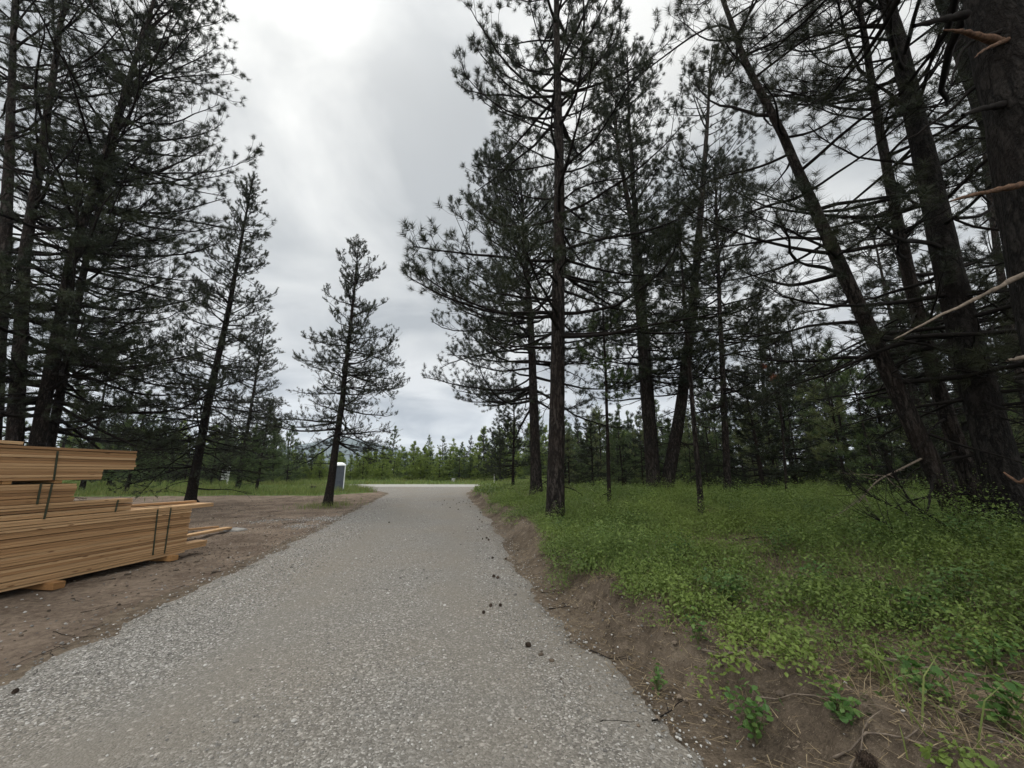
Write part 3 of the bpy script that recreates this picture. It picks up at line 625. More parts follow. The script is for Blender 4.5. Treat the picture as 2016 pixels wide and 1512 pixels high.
bough(slant, [(1640, 470), (1560, 520), (1480, 545), (1380, 560)], (7.0, 7.8), 0.03, 5, twig_n=22, tips=0.6)
bough(slant, [(1720, 660), (1640, 700), (1560, 745), (1500, 790)], (7.0, 7.2), 0.025, 6, twig_n=20, tips=0.3)
bough(slant, [(1820, 900), (1760, 930), (1725, 945), (1690, 990)], (7.0, 6.6), 0.02, 7, ('dead_wood', 'needle'), twig_n=12, tips=0.0)

stout = [o for o in col.objects if o.get('label', '').startswith('stout dark trunk')][0]
for i, (x, y, rz) in enumerate(((8.6, 3.2, 1.3), (10.5, 6.8, 2.9), (6.3, -0.8, 4.1))):
    o_ = copy_tree(stout); o_.location = (x, y, gz(x, y) - 0.1); o_.rotation_euler = (0, 0, rz)
    tag(o_, 'pine beyond the right picture edge that shades the undergrowth', 'pine tree', 'pines beyond the right picture edge')
# ------------------------------------------------------------------ background pines: a few kinds, copied tree by tree
def straight(h, seed, k=9):
    g = np.random.default_rng(seed); z = np.linspace(0, h, k); w = np.cumsum(g.normal(0, 0.012 * h / k * 2, (k, 2)), 0); w[0] = 0
    return np.c_[w, z]
def proto(name, h, r0, c0, bl, style, shape, mats, seed, **kw):
    root = build_pine(name, (0, 0, 0), pine(seed, straight(h, seed), r0, c0, bl, style, shape, **kw), mats); root['h'] = h
    return root
YOUNG = [proto('young_pine', 5.0, 0.06, 0.2, 1.5, 'far', 'cone', ('bark_thin', m_), 100 + i, dens=1.8, sides=6, r1=0.008) for i, m_ in enumerate(('needle_young', 'needle_young', 'needle_mid', 'needle_young'))]
MID = [proto('young_pine', 8.0, 0.10, 0.9, 1.9, 'far', 'cone', ('bark_thin', m_), 120 + i, dens=1.15, sides=7, r1=0.010, dead=0.6) for i, m_ in enumerate(('needle_mid', 'needle', 'needle_mid'))]
WOOD = [proto('forest_pine', 15.0, 0.13, 4.0 + 0.6 * i, 2.3, 'far', 'round' if i % 2 else 'cone', ('bark_thin', 'needle_dark'), 140 + i, dens=0.62, sides=8, r1=0.014, dead=1.5, dead_len=1.6) for i in range(4)]
UNDER = [proto('forest_pine', 6.5, 0.055, 0.7, 1.25, 'far', 'thin', ('bark_thin', 'needle_mid' if i == 1 else 'needle_under'), 160 + i, dens=0.62, sides=6, r1=0.008, dead=3.0, dead_len=0.9) for i in range(3)]
protos_used = {}
taken = []
def stand(pool, px, y, top_py, label, group, g, minsep=0.9, jit=0.12, cat='pine tree', zs=None):
    x = (px - CX) / FPX * y * 0.985
    for (a, c) in taken:
        if (a - x) ** 2 + (c - y) ** 2 < minsep ** 2: return None
    taken.append((x, y)); pr = pool[g.integers(len(pool))]
    z = gz(x, y) - 0.06
    if zs is None:
        ztop = at_depth(px, top_py, y)[2]; s = max(0.3, (ztop - z) / pr['h']) * (1 + g.normal(0, jit))
    else: s = zs
    if pr.name not in protos_used: protos_used[pr.name] = 1; o_ = pr
    else: o_ = copy_tree(pr)
    w = s ** 0.75 * (1.0 + 0.4 * g.random())
    o_.location = (x, y, z); o_.rotation_euler = (g.normal(0, 0.02), g.normal(0, 0.02), g.random() * 6.283); o_.scale = (w, w, s)
    tag(o_, label, cat, group); return o_
g = np.random.default_rng(5)
TOP = lambda px: np.interp(px, [150, 300, 450, 540, 600, 650, 700, 750, 800, 850, 900, 950, 1000, 1100, 1250, 1400], [838, 835, 835, 864, 890, 892, 888, 880, 872, 870, 868, 848, 832, 838, 846, 840])
def where(px):
    if px < 430: return "left of the white sign"
    if px < 640: return "between white sign and toilet"
    if px < 800: return "behind the grey toilet"
    if px < 960: return "opposite the driveway mouth"
    return "right of the driveway mouth"
ROW = "young pines in the row beyond the cross road"
# foremost bright row, then the taller ones behind
for i in range(130):
    px = g.uniform(140, 1020); y = g.uniform(56, 64); stand(YOUNG, px, y, g.uniform(880, 905) if px > 560 else g.uniform(868, 900), "bright green young pine beyond the road, " + where(px), ROW, g, 0.9)
for i in range(150):
    px = g.uniform(120, 1300); y = g.uniform(64, 84); stand(YOUNG + MID[:1] + MID[2:], px, y, TOP(px) + g.uniform(-2, 14), "taller pine back in the row beyond the road, " + where(px), ROW, g, 1.1, 0.05)
for px, y, t, lab in ((770, 80, 838, "tallest open-crowned pine over the row beyond the road, above the dirt yard's end"), (842, 78, 856, "pointed dark pine over the row, opposite the driveway mouth, left one"), (872, 78, 858, "pointed dark pine over the row, opposite the driveway mouth, right one"), (925, 70, 858, "dark pointed pine where the row starts rising to the right"), (955, 64, 842, "dark bushy pine at the right end of the row, before the big pines"), (985, 55, 800, "dark bushy pine close behind the marker post")):
    stand(MID, px, y, t, lab, ROW, g, 0.3, 0.0)
# left: pines on the grass behind the lumber and the lone pines
BL = "mid green pines on the grass behind the dirt yard"
for px, y, t, lab in ((178, 29.5, 690, "mid green pine with a leaning trunk base, seen just over the top lumber bundle"), (264, 28.6, 770, "mid green pine right of the top lumber bundle's end"), (228, 36, 720, "tall mid green pine between the two trunks behind the lumber end"), (300, 40, 800, "smaller mid green pine left of the tall narrow pine"), (120, 33, 740, "mid green pine behind the boughs over the lumber"), (515, 32.5, 800, "bushy grey green pine at the grass edge, right of the slender sparse pine"), (425, 38, 835, "bushy pine right of the tall narrow pine's trunk")):
    stand(MID, px, y, t, lab, BL, g, 0.3, 0.0)
for i in range(46):
    px = g.uniform(60, 575); y = g.uniform(38.5 if px < 440 else 49, 56)
    if 39.5 < y < 49: continue
    stand(MID + YOUNG[2:3], px, y, g.uniform(826, 872), "bushy pine in the thicket across the grass, " + where(px), BL, g, 1.0)
for i in range(8):
    px = g.uniform(-500, 60); stand(MID + WOOD[:1], px, g.uniform(24, 45), g.uniform(680, 800), "pine glimpsed through the dark pines behind the lumber", BL, g, 1.5)
# right of the bend: young pines between the big trunks
BR_ = "young pines between the big trunks right of the driveway"
stand(MID, 1010, 30, 738, "full conical young pine behind the pine with sweeping boughs", BR_, g, 0.3, 0.0)
stand(MID, 1062, 34, 800, "conical young pine between the two nearest trunks at the bend", BR_, g, 0.3, 0.0)
for i in range(70):
    px = g.uniform(1105, 1440); y = g.uniform(23, 60)
    stand(MID + UNDER[:1], px, y, g.uniform(795, 862), "young pine behind the trunks " + ("between the thick pine and the pole pine" if px < 1195 else "between the pole pine and the forked pair" if px < 1300 else "right of the forked pair"), BR_, g, 1.1)
FG = "dark forest pines on the right"
def wr(px):
    if px < 1440: return "just right of the forked pair"
    if px < 1600: return "left of the slanting pine"
    if px < 1800: return "behind the slanting pine"
    return "behind the trunks at the right edge"
for i in range(68):
    px = g.uniform(1395, 2500); y = g.uniform(15, 52) if px > 1500 else g.uniform(25, 52)
    x_ = (px - CX) / FPX * y
    if px > 2150 and y > 34: continue
    hgt = g.uniform(11, 18) * (0.75 if px < 1480 else 1)
    stand(WOOD, px, y, 0, "tall thin dark pine in the forest, " + wr(px), FG, g, 1.5, zs=hgt / 15.0)
for i in range(42):
    px = g.uniform(1250, 2300); stand(MID + UNDER, px, g.uniform(46, 62), g.uniform(810, 868), 'bushy pine closing the back of the forest, ' + wr(px), FG, g, 1.0)
for i in range(145):
    px = g.uniform(1330, 2200); y = g.uniform(14 if px > 1480 else 24, 48)
    stand(UNDER + MID[1:2], px, y, 0, "small dark pine of the forest understory, " + wr(px), FG, g, 0.8, zs=g.uniform(0.55, 1.25))
# remove kinds that were never placed
for pr in YOUNG + MID + WOOD + UNDER:
    if pr.name not in protos_used:
        for ch in list(pr.children): bpy.data.objects.remove(ch)
        bpy.data.objects.remove(pr)
# two rusty dead tufts hanging on a thin forest trunk
fp = empty('dead_pine', (at_depth(1530, 950, 15.0)[0], 15.0, gz(10.2, 15.0))); tag(fp, 'thin dead pine with two rust red needle clumps', 'dead tree', FG)
Pd = np.stack([at_depth(px, py, 15.0) for px, py in ((1545, 960), (1540, 840), (1532, 740), (1522, 640))]); Pd = Pd - np.array(fp.location); Pd[0, 2] = -0.1
mb = MB(); mb.tubes(resample(Pd, 14)[None], np.linspace(0.05, 0.012, 14)[None], 7); mb.build('trunk', M['bark_thin'], fp, True)
for px, py, rr in ((1503, 720, 0.14), (1526, 745, 0.22)):
    c_ = at_depth(px, py, 14.8) - np.array(fp.location); gg = np.random.default_rng(int(px))
    dn = unit(gg.normal(0, 1, (26, 3)) + [0, 0, -0.6]); nv, nf = tuft_tris(gg, c_ + dn * rr * 0.4, dn, 18, rr * 0.9, 0.012, rr * 0.6, 0.8)
    link('dead_needles', mesh_np('dead_needles', nv, None, nf), M['needle_rust'], fp)

# ------------------------------------------------------------------ lumber
def wood_mat(name, warm):
    m, nt, b, out = new_mat(name); v = ocoord(nt); oi = N(nt, 'ShaderNodeObjectInfo')
    of = N(nt, 'ShaderNodeVectorMath', operation='SCALE'); of.inputs[0].default_value = (37.0, 11.0, 5.0); nt.links.new(oi.outputs['Random'], of.inputs['Scale'])
    ad = N(nt, 'ShaderNodeVectorMath', operation='ADD'); nt.links.new(v, ad.inputs[0]); nt.links.new(of.outputs[0], ad.inputs[1])
    gr = noise(nt, 9, 5, 0.6, mapped(nt, ad.outputs[0], (0.12, 2.2, 6.0)), 0.6); fine = noise(nt, 60, 3, 0.7, mapped(nt, ad.outputs[0], (0.08, 1, 3)))
    c = ramp(nt, gr, [(0.30, tuple(x * 0.68 for x in warm)), (0.55, warm), (0.75, tuple(min(1, x * 1.18) for x in warm))])
    tone = ramp(nt, oi.outputs['Random'], [(0, (0.50, 0.43, 0.38)), (0.22, (0.78, 0.70, 0.62)), (0.55, (0.98, 0.95, 0.90)), (1, (1.2, 1.23, 1.25))])
    c = mix(nt, 1.0, c, tone, 'MULTIPLY')
    kn = N(nt, 'ShaderNodeTexVoronoi'); kn.inputs['Scale'].default_value = 2.6; nt.links.new(mapped(nt, ad.outputs[0], (2.2, 3.0, 9.0)), kn.inputs['Vector'])
    ksep = N(nt, 'ShaderNodeSeparateColor'); nt.links.new(kn.outputs['Color'], ksep.inputs[0])
    kg = ramp(nt, ksep.outputs[0], [(0.80, (0, 0, 0)), (0.84, (1, 1, 1))])
    c = mix(nt, mix(nt, 1.0, kg, ramp(nt, kn.outputs['Distance'], [(0.14, (0.9, 0.9, 0.9)), (0.30, (0, 0, 0))]), 'MULTIPLY'), c, (0.12, 0.055, 0.022))
    c = mix(nt, math_(nt, 'MULTIPLY', fine, 0.25), c, tuple(x * 0.5 for x in warm))
    nt.links.new(c, b.inputs['Base Color']); b.inputs['Roughness'].default_value = 0.75; bump(nt, b, gr, 0.2, 0.004); return m
M['lumber'] = wood_mat('sawn_lumber', (0.42, 0.264, 0.140)); M['strap'] = plain('strapping', (0.035, 0.04, 0.025), 0.5)
M['block'] = wood_mat('support_block_wood', (0.40, 0.23, 0.10))
A0 = on_plane(0, 1167, 0.10); A1 = on_plane(360, 1088, 0.10); AD = (A1 - A0)[:2] / np.linalg.norm((A1 - A0)[:2])
AN = np.array([-AD[1], AD[0]])                    # away from the driveway
RZ = math.atan2(AD[1], AD[0])
def face(px, py, back=0.0):
    """(s, z) where a pixel's ray meets the lumber's front plane; s along it from A0"""
    d = ray(px, py); o_ = A0[:2] + AN * back; t = np.dot(o_, AN) / np.dot(d[:2], AN); p = d[:2] * t
    return float(np.dot(p - A0[:2], AD)), float(CAM_Z + d[2] * t)
def W(s, back, z): q = A0[:2] + AD * s + AN * back; return (float(q[0]), float(q[1]), float(z))
def board_mesh(mbname, s0, s1, b0, b1, z0, z1, parent, base_s, base_z, mat='lumber'):
    mb = MB(); L = s1 - s0; n = 8; xs = np.linspace(s0 - base_s, s1 - base_s, n)
    dz = np.cumsum(rng.normal(0, 0.0012, n)); dz -= dz.mean(); dy = np.cumsum(rng.normal(0, 0.0012, n)); dy -= dy.mean()
    V = np.array([[(x, b0 + e_, z0 - base_z + k), (x, b1 + e_, z0 - base_z + k), (x, b1 + e_, z1 - base_z + k), (x, b0 + e_, z1 - base_z + k)] for x, k, e_ in zip(xs, dz, dy)]).reshape(-1, 3)
    q = []
    for i in range(n - 1):
        a = i * 4; q += [[a + j, a + (j + 1) % 4, a + 4 + (j + 1) % 4, a + 4 + j] for j in range(4)]
    q += [[0, 3, 2, 1], [n * 4 - 4, n * 4 - 3, n * 4 - 2, n * 4 - 1]]
    mb.add(V, q); return mb.build(mbname, M[mat], parent, False, 0.0025)
def bundle(label, z0, layers, s_end, s_near, width, straps, far_fn, th=0.038, near_jit=0.05):
    base_s = (s_end + s_near) / 2
    root = empty('lumber_bundle', W(base_s, 0, z0), RZ); tag(root, label, 'lumber', 'strapped lumber bundles')
    for i in range(layers):
        z = z0 + i * th; far = far_fn(i) + rng.normal(0, 0.008); bk = max(0, rng.normal(0.002, 0.009)); g_ = 0.003 if rng.random() < 0.65 else 0.008
        board_mesh('board', s_near + rng.normal(0, near_jit), far, bk, 0.235, z, z + th - g_, root, base_s, z0)
    ztop = z0 + (layers - 1) * th
    for k in range(1, int(width / 0.24)):
        board_mesh('board', s_near, far_fn(layers - 1) - 0.01 + rng.normal(0, 0.05), k * 0.24, k * 0.24 + 0.235, ztop, ztop + th - 0.003, root, base_s, z0)
    core_far = min(far_fn(i) for i in range(layers))
    mb = MB(); mb.box(((s_near + core_far) / 2 - base_s, (0.24 + width) / 2, (ztop - z0) / 2), (core_far - s_near - 0.04, width - 0.246, ztop - z0 - 0.004)); mb.build('inner_boards', M['lumber'], root)
    for s, lo, hi, tilt in straps:
        mb = MB(); zz = np.array([lo, hi]) - z0; x = s - base_s; w = 0.011
        V = []
        for zq, xx in ((zz[0], x - tilt), (zz[1], x)):
            V += [(xx - w, -0.012, zq), (xx + w, -0.012, zq), (xx + w, -0.004, zq), (xx - w, -0.004, zq)]
        mb.add(V, [[0, 1, 5, 4], [1, 2, 6, 5], [2, 3, 7, 6], [3, 0, 4, 7], [0, 3, 2, 1], [4, 5, 6, 7]])
        if hi > ztop: mb.box((x, width / 2, ztop + th - z0 + 0.004), (2 * w, width + 0.03, 0.005))
        mb.build('strap', M['strap'], root)
    return root
sA, _ = face(364, 1085); sA2, _ = face(418, 1008); sA3, _ = face(408, 1066)
zA = 0.10; nA = 23; zAt = zA + nA * 0.038
st = lambda px0, py0, px1, py1: (lambda a, b: (a[0], b[1], a[1], a[0] - b[0]))(face(px0, py0), face(px1, py1))
# lumber bundles, bottom to top
bundle('tallest bottom bundle of long tan boards, two dark straps near its far end', zA, nA, sA, sA - 4.88, 1.17, [st(310, 1003, 300, 1093), st(336, 1000, 323, 1090)],
       lambda i: sA2 if i >= nA - 2 else (sA3 if 1 <= i <= 3 else sA))
sB, zBt = face(262, 982); sC, zCt = face(153, 950)
nB = max(3, int(round((zBt - zAt - 0.004) / 0.038))); nC = max(4, int(round((zCt - zAt - 0.004) / 0.038))) - nB
bundle('middle lumber bundle with stepped ends lying on the bottom bundle', zAt + 0.004, nB + nC, sB, sB - 4.3, 1.10, [st(102, 952, 86, 1022), st(80, 953, 72, 993), st(232, 984, 226, 1008)],
       lambda i: sB if i < nB else sC)
zD = zAt + 0.004 + (nB + nC) * 0.038 + 0.045
sD, zDt = face(272, 890); sD2, _ = face(200, 940)
nD = max(8, int(round((zDt - zD) / 0.038)))
bundle('topmost lumber bundle whose upper boards stick out past the lower ones', zD, nD, sD, sD - 4.3, 1.05, [st(113, 888, 105, 945)], lambda i: sD if i >= 4 else sD2)
for q, px in enumerate((18, 118)):
    s_, _ = face(px, 945); mb = MB(); mb.box((0, 0.5, 0.021), (0.09, 1.0, 0.040)); o_ = mb.build('spacer_board', M['block'], None, False, 0.003)
    o_.location = W(s_, 0.02, zD - 0.045); o_.rotation_euler = (0, 0, RZ); tag(o_, ('spacer board under the topmost bundle, nearer its far end' if q else 'spacer board under the topmost bundle, by the left picture edge'), 'board', 'spacer boards between bundles')
s_, z_ = face(48, 876); mb = MB(); mb.box((-1.2, 0.14, 0.02), (2.4, 0.28, 0.038)); o_ = mb.build('loose_board', M['lumber'], None, False, 0.003)
o_.location = W(s_, 0.02, zD + nD * 0.038 + 0.012); o_.rotation_euler = (0, R(0.6), RZ); tag(o_, 'single loose board lying on the very top of the lumber', 'board')
for px, py, lab in ((100, 1150, 'square wooden block under the middle of the bottom bundle'), (338, 1090, 'dark wooden block under the far end of the bottom bundle')):
    s_, _ = face(px, py); mb = MB(); mb.box((0, 0.5, 0.045), (0.14, 1.16, 0.09)); o_ = mb.build('support_block', M['block'], None, False, 0.004)
    q_ = W(s_, 0, 0); o_.location = (*W(s_, 0.0 if px > 200 else -0.06, 0)[:2], 0.008); o_.rotation_euler = (0, 0, RZ); tag(o_, lab, 'block', 'blocks under the lumber')
def loose(p0, p1, w, h, label, z=0.02, tilt=0.0):
    p0, p1 = np.array(p0), np.array(p1); L = np.linalg.norm(p1 - p0); c = (p0 + p1) / 2
    mb = MB(); mb.box((0, 0, h / 2), (L, w, h)); o_ = mb.build('loose_board', M['lumber'], None, False, 0.003)
    o_.location = c; d = p1 - p0; o_.rotation_euler = (0, -math.asin(d[2] / L), math.atan2(d[1], d[0])); tag(o_, label, 'board', 'loose boards by the lumber')
loose(on_plane(330, 1064, 0.08), on_plane(450, 1041, 0.08), 0.20, 0.05, 'loose board on the dirt pointing at the flat grey rock')
loose(on_plane(310, 1050, 0.05), on_plane(430, 1039, 0.05), 0.14, 0.05, 'loose board on the dirt behind the one pointing at the rock')
loose(np.array(W(sB - 0.3, 0.75, zAt + 0.005)), np.array(W(sA2 - 0.1, 0.35, zAt + 0.005)), 0.14, 0.038, 'loose board lying skewed on top of the bottom bundle')

# flat rock, pale gravel spill
def rock(name, c, dims, seed, mat, label, group=None):
    g = np.random.default_rng(seed); n, mth = 14, 9
    th = np.linspace(0, np.pi, mth); ph = np.linspace(0, 2 * np.pi, n, endpoint=False); T_, P_ = np.meshgrid(th, ph, indexing='ij')
    d = np.stack([np.sin(T_) * np.cos(P_), np.sin(T_) * np.sin(P_), np.cos(T_)], -1)
    rr = 1 + 0.22 * fbm(d[..., 0] * 1.5 + seed, d[..., 1] * 1.5 + d[..., 2], 3, 1.2)
    V = d * rr[..., None] * np.array(dims) / 2; idx = np.arange(n * mth).reshape(mth, n)
    q = np.stack([idx[:-1], np.roll(idx, -1, 1)[:-1], np.roll(idx, -1, 1)[1:], idx[1:]], -1).reshape(-1, 4)
    o_ = link(name, mesh_np(name, V.reshape(-1, 3), q, None, True), mat); o_.location = tuple(float(v) for v in c); tag(o_, label, 'rock', group); return o_
M['rock'] = plain('grey_rock', (0.20, 0.19, 0.175), 0.95, 0.35, 9, 0.1)
q_ = on_plane(462, 1044, 0.02); rock('flat_rock', (q_[0], q_[1], gz(q_[0], q_[1]) + 0.02), (0.62, 0.42, 0.15), 3, M['rock'], 'flat pale grey rock on the dirt beside the loose boards')
# ------------------------------------------------------------------ far things
M['cabin'] = plain('grey_plastic', (0.075, 0.085, 0.105), 0.5, 0.1); M['white'] = plain('white_plastic', (0.72, 0.73, 0.74), 0.5, 0.05); M['steel'] = plain('weathered_post', (0.30, 0.30, 0.29), 0.7)
tp_ = at_depth(660.5, 963, 33.0); tz = gz(tp_[0], 33.0); tl = empty('portable_toilet', (tp_[0], 33.0, tz), R(27)); tag(tl, 'grey portable toilet with a white roof behind the lone pine', 'toilet')
mb = MB(); mb.box((0, 0, 0.06), (1.14, 1.14, 0.12)); mb.build('skid_base', M['cabin'], tl, False, 0.01)
mb = MB(); mb.box((0, 0, 1.06), (1.06, 1.06, 1.88)); bd_ = mb.build('cabin', M['cabin'], tl, False, 0.01)
for z in (0.45, 0.80, 1.15, 1.50):
    mb = MB(); mb.box((0, -0.545, z), (0.78, 0.03, 0.05)); mb.build('rib', M['cabin'], bd_, False, 0.008)
mb = MB(); mb.box((0.545, 0, 1.0), (0.03, 0.7, 1.7)); dr = mb.build('door', M['cabin'], tl, False, 0.01); mb = MB(); mb.box((0.572, -0.27, 1.0), (0.025, 0.04, 0.14)); mb.build('handle', M['white'], dr)
for sx in (-1, 1):
    for sy in (-1, 1):
        mb = MB(); mb.box((sx * 0.55, sy * 0.55, 1.06), (0.07, 0.07, 1.88)); mb.build('corner_post', M['white'], tl, False, 0.01)
mb = MB(); V = [(-.6, -.6, 2.0), (.6, -.6, 2.0), (.6, .6, 2.0), (-.6, .6, 2.0), (-.6, -.6, 2.12), (.6, -.6, 2.12), (.6, .6, 2.12), (-.6, .6, 2.12), (-.32, -.3, 2.30), (.32, -.3, 2.30), (.32, .3, 2.30), (-.32, .3, 2.30)]
mb.add(V, [[3, 2, 1, 0], [0, 1, 5, 4], [1, 2, 6, 5], [2, 3, 7, 6], [3, 0, 4, 7], [4, 5, 9, 8], [5, 6, 10, 9], [6, 7, 11, 10], [7, 4, 8, 11], [8, 9, 10, 11]]); mb.build('roof', M['white'], tl, False, 0.015)
mb = MB(); mb.tubes(np.array([[(-.4, .42, 2.0), (-.4, .42, 2.2), (-.4, .42, 2.42)]]), np.array([[.05, .05, .05]]), 10); mb.build('vent_pipe', M['white'], tl, True)
sp_ = at_depth(451, 928, 39.0); sg = empty('yard_sign', (sp_[0], 39.0, gz(sp_[0], 39.0)), R(4)); tag(sg, 'white post sign with a hanging panel in the grass by the road', 'sign')
mb = MB(); mb.box((0, 0, 0.9), (0.11, 0.11, 1.8)); mb.build('post', M['white'], sg, False, 0.006)
mb = MB(); mb.box((-0.22, 0, 1.52), (1.0, 0.07, 0.09)); mb.build('arm', M['white'], sg, False, 0.005)
mb = MB(); mb.box((-0.38, 0, 1.05), (0.56, 0.03, 0.72)); pn = mb.build('panel', M['white'], sg, False, 0.004)
M['ink'] = plain('dark_print', (0.05, 0.055, 0.06), 0.5)
mb = MB(); mb.box((-0.35, -0.018, 1.20), (0.36, 0.004, 0.22)); mb.build('picture', M['ink'], pn)
mb = MB(); mb.box((-0.45, -0.018, 0.93), (0.16, 0.004, 0.16)); mb.build('picture', M['ink'], pn)
mb = MB(); mb.box((-0.38, 0, 0.56), (0.56, 0.025, 0.16)); mb.build('rider_panel', M['white'], sg, False, 0.004)
su = at_depth(616, 963, 33.5); o_ = empty('tree_stump', (su[0], 33.5, gz(su[0], 33.5) - 0.05)); tag(o_, 'low cut tree stump at the edge of the grass and the dirt', 'stump')
mb = MB(); zz = np.linspace(0, 0.42, 6); mb.tubes(np.array([[(0, 0, z) for z in zz]]), np.array([[.36, .29, .26, .25, .25, .24]]), 12); mb.build('trunk', M['bark_thin'], o_, True)
mb = MB(); a = np.linspace(0, 2 * np.pi, 12, endpoint=False); mb.add(np.c_[0.24 * np.cos(a), 0.24 * np.sin(a), 0.42 + 0.03 * np.sin(a * 3)].tolist() + [(0, 0, 0.43)], None, [[i, (i + 1) % 12, 12] for i in range(12)]); mb.build('cut_face', M['dead_wood'], o_)
mp_ = at_depth(973, 940, 50.0); o_ = empty('marker_post', (mp_[0], 50.0, gz(mp_[0], 50.0))); tag(o_, 'thin pale marker post in the verge beyond the road', 'post')
mb = MB(); mb.box((0, 0, 0.6), (0.08, 0.03, 1.2)); mb.build('post', M['steel'], o_, False, 0.004); mb = MB(); mb.box((0, -0.022, 1.1), (0.1, 0.012, 0.18)); mb.build('reflector', M['white'], o_)
ub = at_depth(893, 938, 54.0); o_ = empty('utility_box', (ub[0], 54.0, gz(ub[0], 54.0))); tag(o_, 'low pale utility box in the grass beyond the road', 'utility box')
mb = MB(); mb.box((0, 0, 0.2), (0.45, 0.4, 0.4)); mb.build('cabinet', M['steel'], o_, False, 0.02); mb = MB(); mb.box((0, 0, 0.43), (0.5, 0.45, 0.06)); mb.build('lid', M['steel'], o_, False, 0.02)

# hills far behind the trees
m, nt, b, out = new_mat('forested_hill'); v = ocoord(nt)
nt.links.new(ramp(nt, noise(nt, 0.012, 6, 0.65, v), [(0.35, (0.018, 0.032, 0.018)), (0.7, (0.045, 0.066, 0.032))]), b.inputs['Base Color']); M['hill'] = m
hx = np.linspace(-2200, 1200, 240); hy = np.linspace(2600, 4200, 40); Xh, Yh = np.meshgrid(hx, hy)
crest = np.interp((hx * 760 / 3000) + 1008, [450, 560, 600, 640, 665, 700, 730, 760, 830, 900, 1000, 1200], [110, 150, 200, 235, 262, 252, 225, 190, 130, 90, 50, 30]) + 8 * fbm(hx * 0.01, hx * 0 + 3, 4, 1)
Zh = crest[None] * (1 - ((Yh - 3000) / np.where(Yh < 3000, 420, 1250)) ** 2).clip(0) ** 0.8 + 10 * fbm(Xh * 0.008, Yh * 0.008, 4, 1) - 4
tag(link('hills', grid_mesh('hills', Xh, Yh, Zh), M['hill']), kind='structure')

# ------------------------------------------------------------------ ground cover, grass, litter, gravel
M['leaf'] = leaf_mat('shrub_leaves', (0.066, 0.108, 0.023), (0.102, 0.152, 0.033), (0.140, 0.190, 0.047), 0.3, 0.5, 0.35, (0.135, 0.185, 0.038))
M['leaf_big'] = leaf_mat('broad_leaves', (0.05, 0.115, 0.026), (0.085, 0.16, 0.038), (0.135, 0.205, 0.058), 0.4, 0.45)
M['grass'] = leaf_mat('grass_blades', (0.065, 0.10, 0.022), (0.115, 0.165, 0.038), (0.20, 0.24, 0.075), 0.35, 0.6, 0.25, (0.17, 0.19, 0.06))
M['dry'] = leaf_mat('dry_grass', (0.13, 0.095, 0.055), (0.22, 0.165, 0.10), (0.34, 0.27, 0.17), 0.2, 0.8)
M['stalk'] = plain('green_stalk', (0.07, 0.075, 0.03), 0.8)
def leaves(g, C_, nrm_, size, asp, hexa=False):
    m = len(C_); nrm_ = unit(nrm_); rv = unit(g.normal(0, 1, (m, 3))); ax = unit(rv - (rv * nrm_).sum(-1, keepdims=True) * nrm_); sd = np.cross(nrm_, ax)
    L = size[:, None]; w = L * asp * 0.5; fold = nrm_ * L * 0.10
    if not hexa:
        V = np.stack([C_ - ax * L * .5, C_ + sd * w + fold, C_ + ax * L * .5, C_ - sd * w + fold], 1); return V.reshape(-1, 3), np.arange(m * 4).reshape(-1, 4)
    V = np.stack([C_ - ax * L * .5, C_ - ax * L * .15 + sd * w + fold, C_ + ax * L * .22 + sd * w * .8 + fold, C_ + ax * L * .5, C_ + ax * L * .22 - sd * w * .8 + fold, C_ - ax * L * .15 - sd * w + fold], 1)
    i = np.arange(m)[:, None] * 6; q = np.concatenate([i + np.array([[0, 1, 2, 3]]), i + np.array([[0, 3, 4, 5]])]); return V.reshape(-1, 3), q
def clumps(g, x, y, n, rad, hgt, size, asp, hexa):
    m = len(x); n_ = np.maximum(3, (n * (0.6 + 0.8 * g.random(m))).astype(int)); k = np.repeat(np.arange(m), n_)
    r_ = rad[k] * np.sqrt(g.random(len(k))); a_ = g.random(len(k)) * 6.283; hh = hgt[k] * (0.12 + 0.88 * g.random(len(k)) ** 0.7) * (1 - 0.35 * (r_ / rad[k]) ** 2)
    lx, ly = x[k] + r_ * np.cos(a_), y[k] + r_ * np.sin(a_)
    C_ = np.stack([lx, ly, H(x, y)[k] + hh], -1); nn = np.stack([np.cos(a_) * 0.5, np.sin(a_) * 0.5, np.ones(len(k))], -1) + g.normal(0, 0.45, (len(k), 3))
    return leaves(g, C_, nn, size * (0.6 + 0.8 * g.random(len(k))) * (0.7 + 0.9 * g.random(m)[k] ** 2), asp, hexa)
def scatter(g, n, x0, x1, y0, y1, dens):
    x = g.uniform(x0, x1, n); y = g.uniform(y0, y1, n); k = g.random(n) < dens(x, y); return x[k], y[k]
def cover_d(x, y):
    d = x - FOOT(y); pt = fbm(x, y, 4, 0.55)
    base = (smooth(-0.02, 0.5, d) + 0.35 * smooth(-0.35, 0.0, d) * (vnoise(x * 2.2, y * 2.2) > 0.08)) * np.clip(0.85 + 2.2 * pt, 0.06, 1)
    thin = 1 - 0.5 * smooth(4.2, 2.6, y) * smooth(4.5, 2.8, x) - 0.35 * (fbm(x + 40, y, 3, 0.45) > 0.12) - 0.2 * smooth(5, 3.5, y)
    return base * np.clip(thin, 0.06, 1)
g = np.random.default_rng(21); mbc = MB()
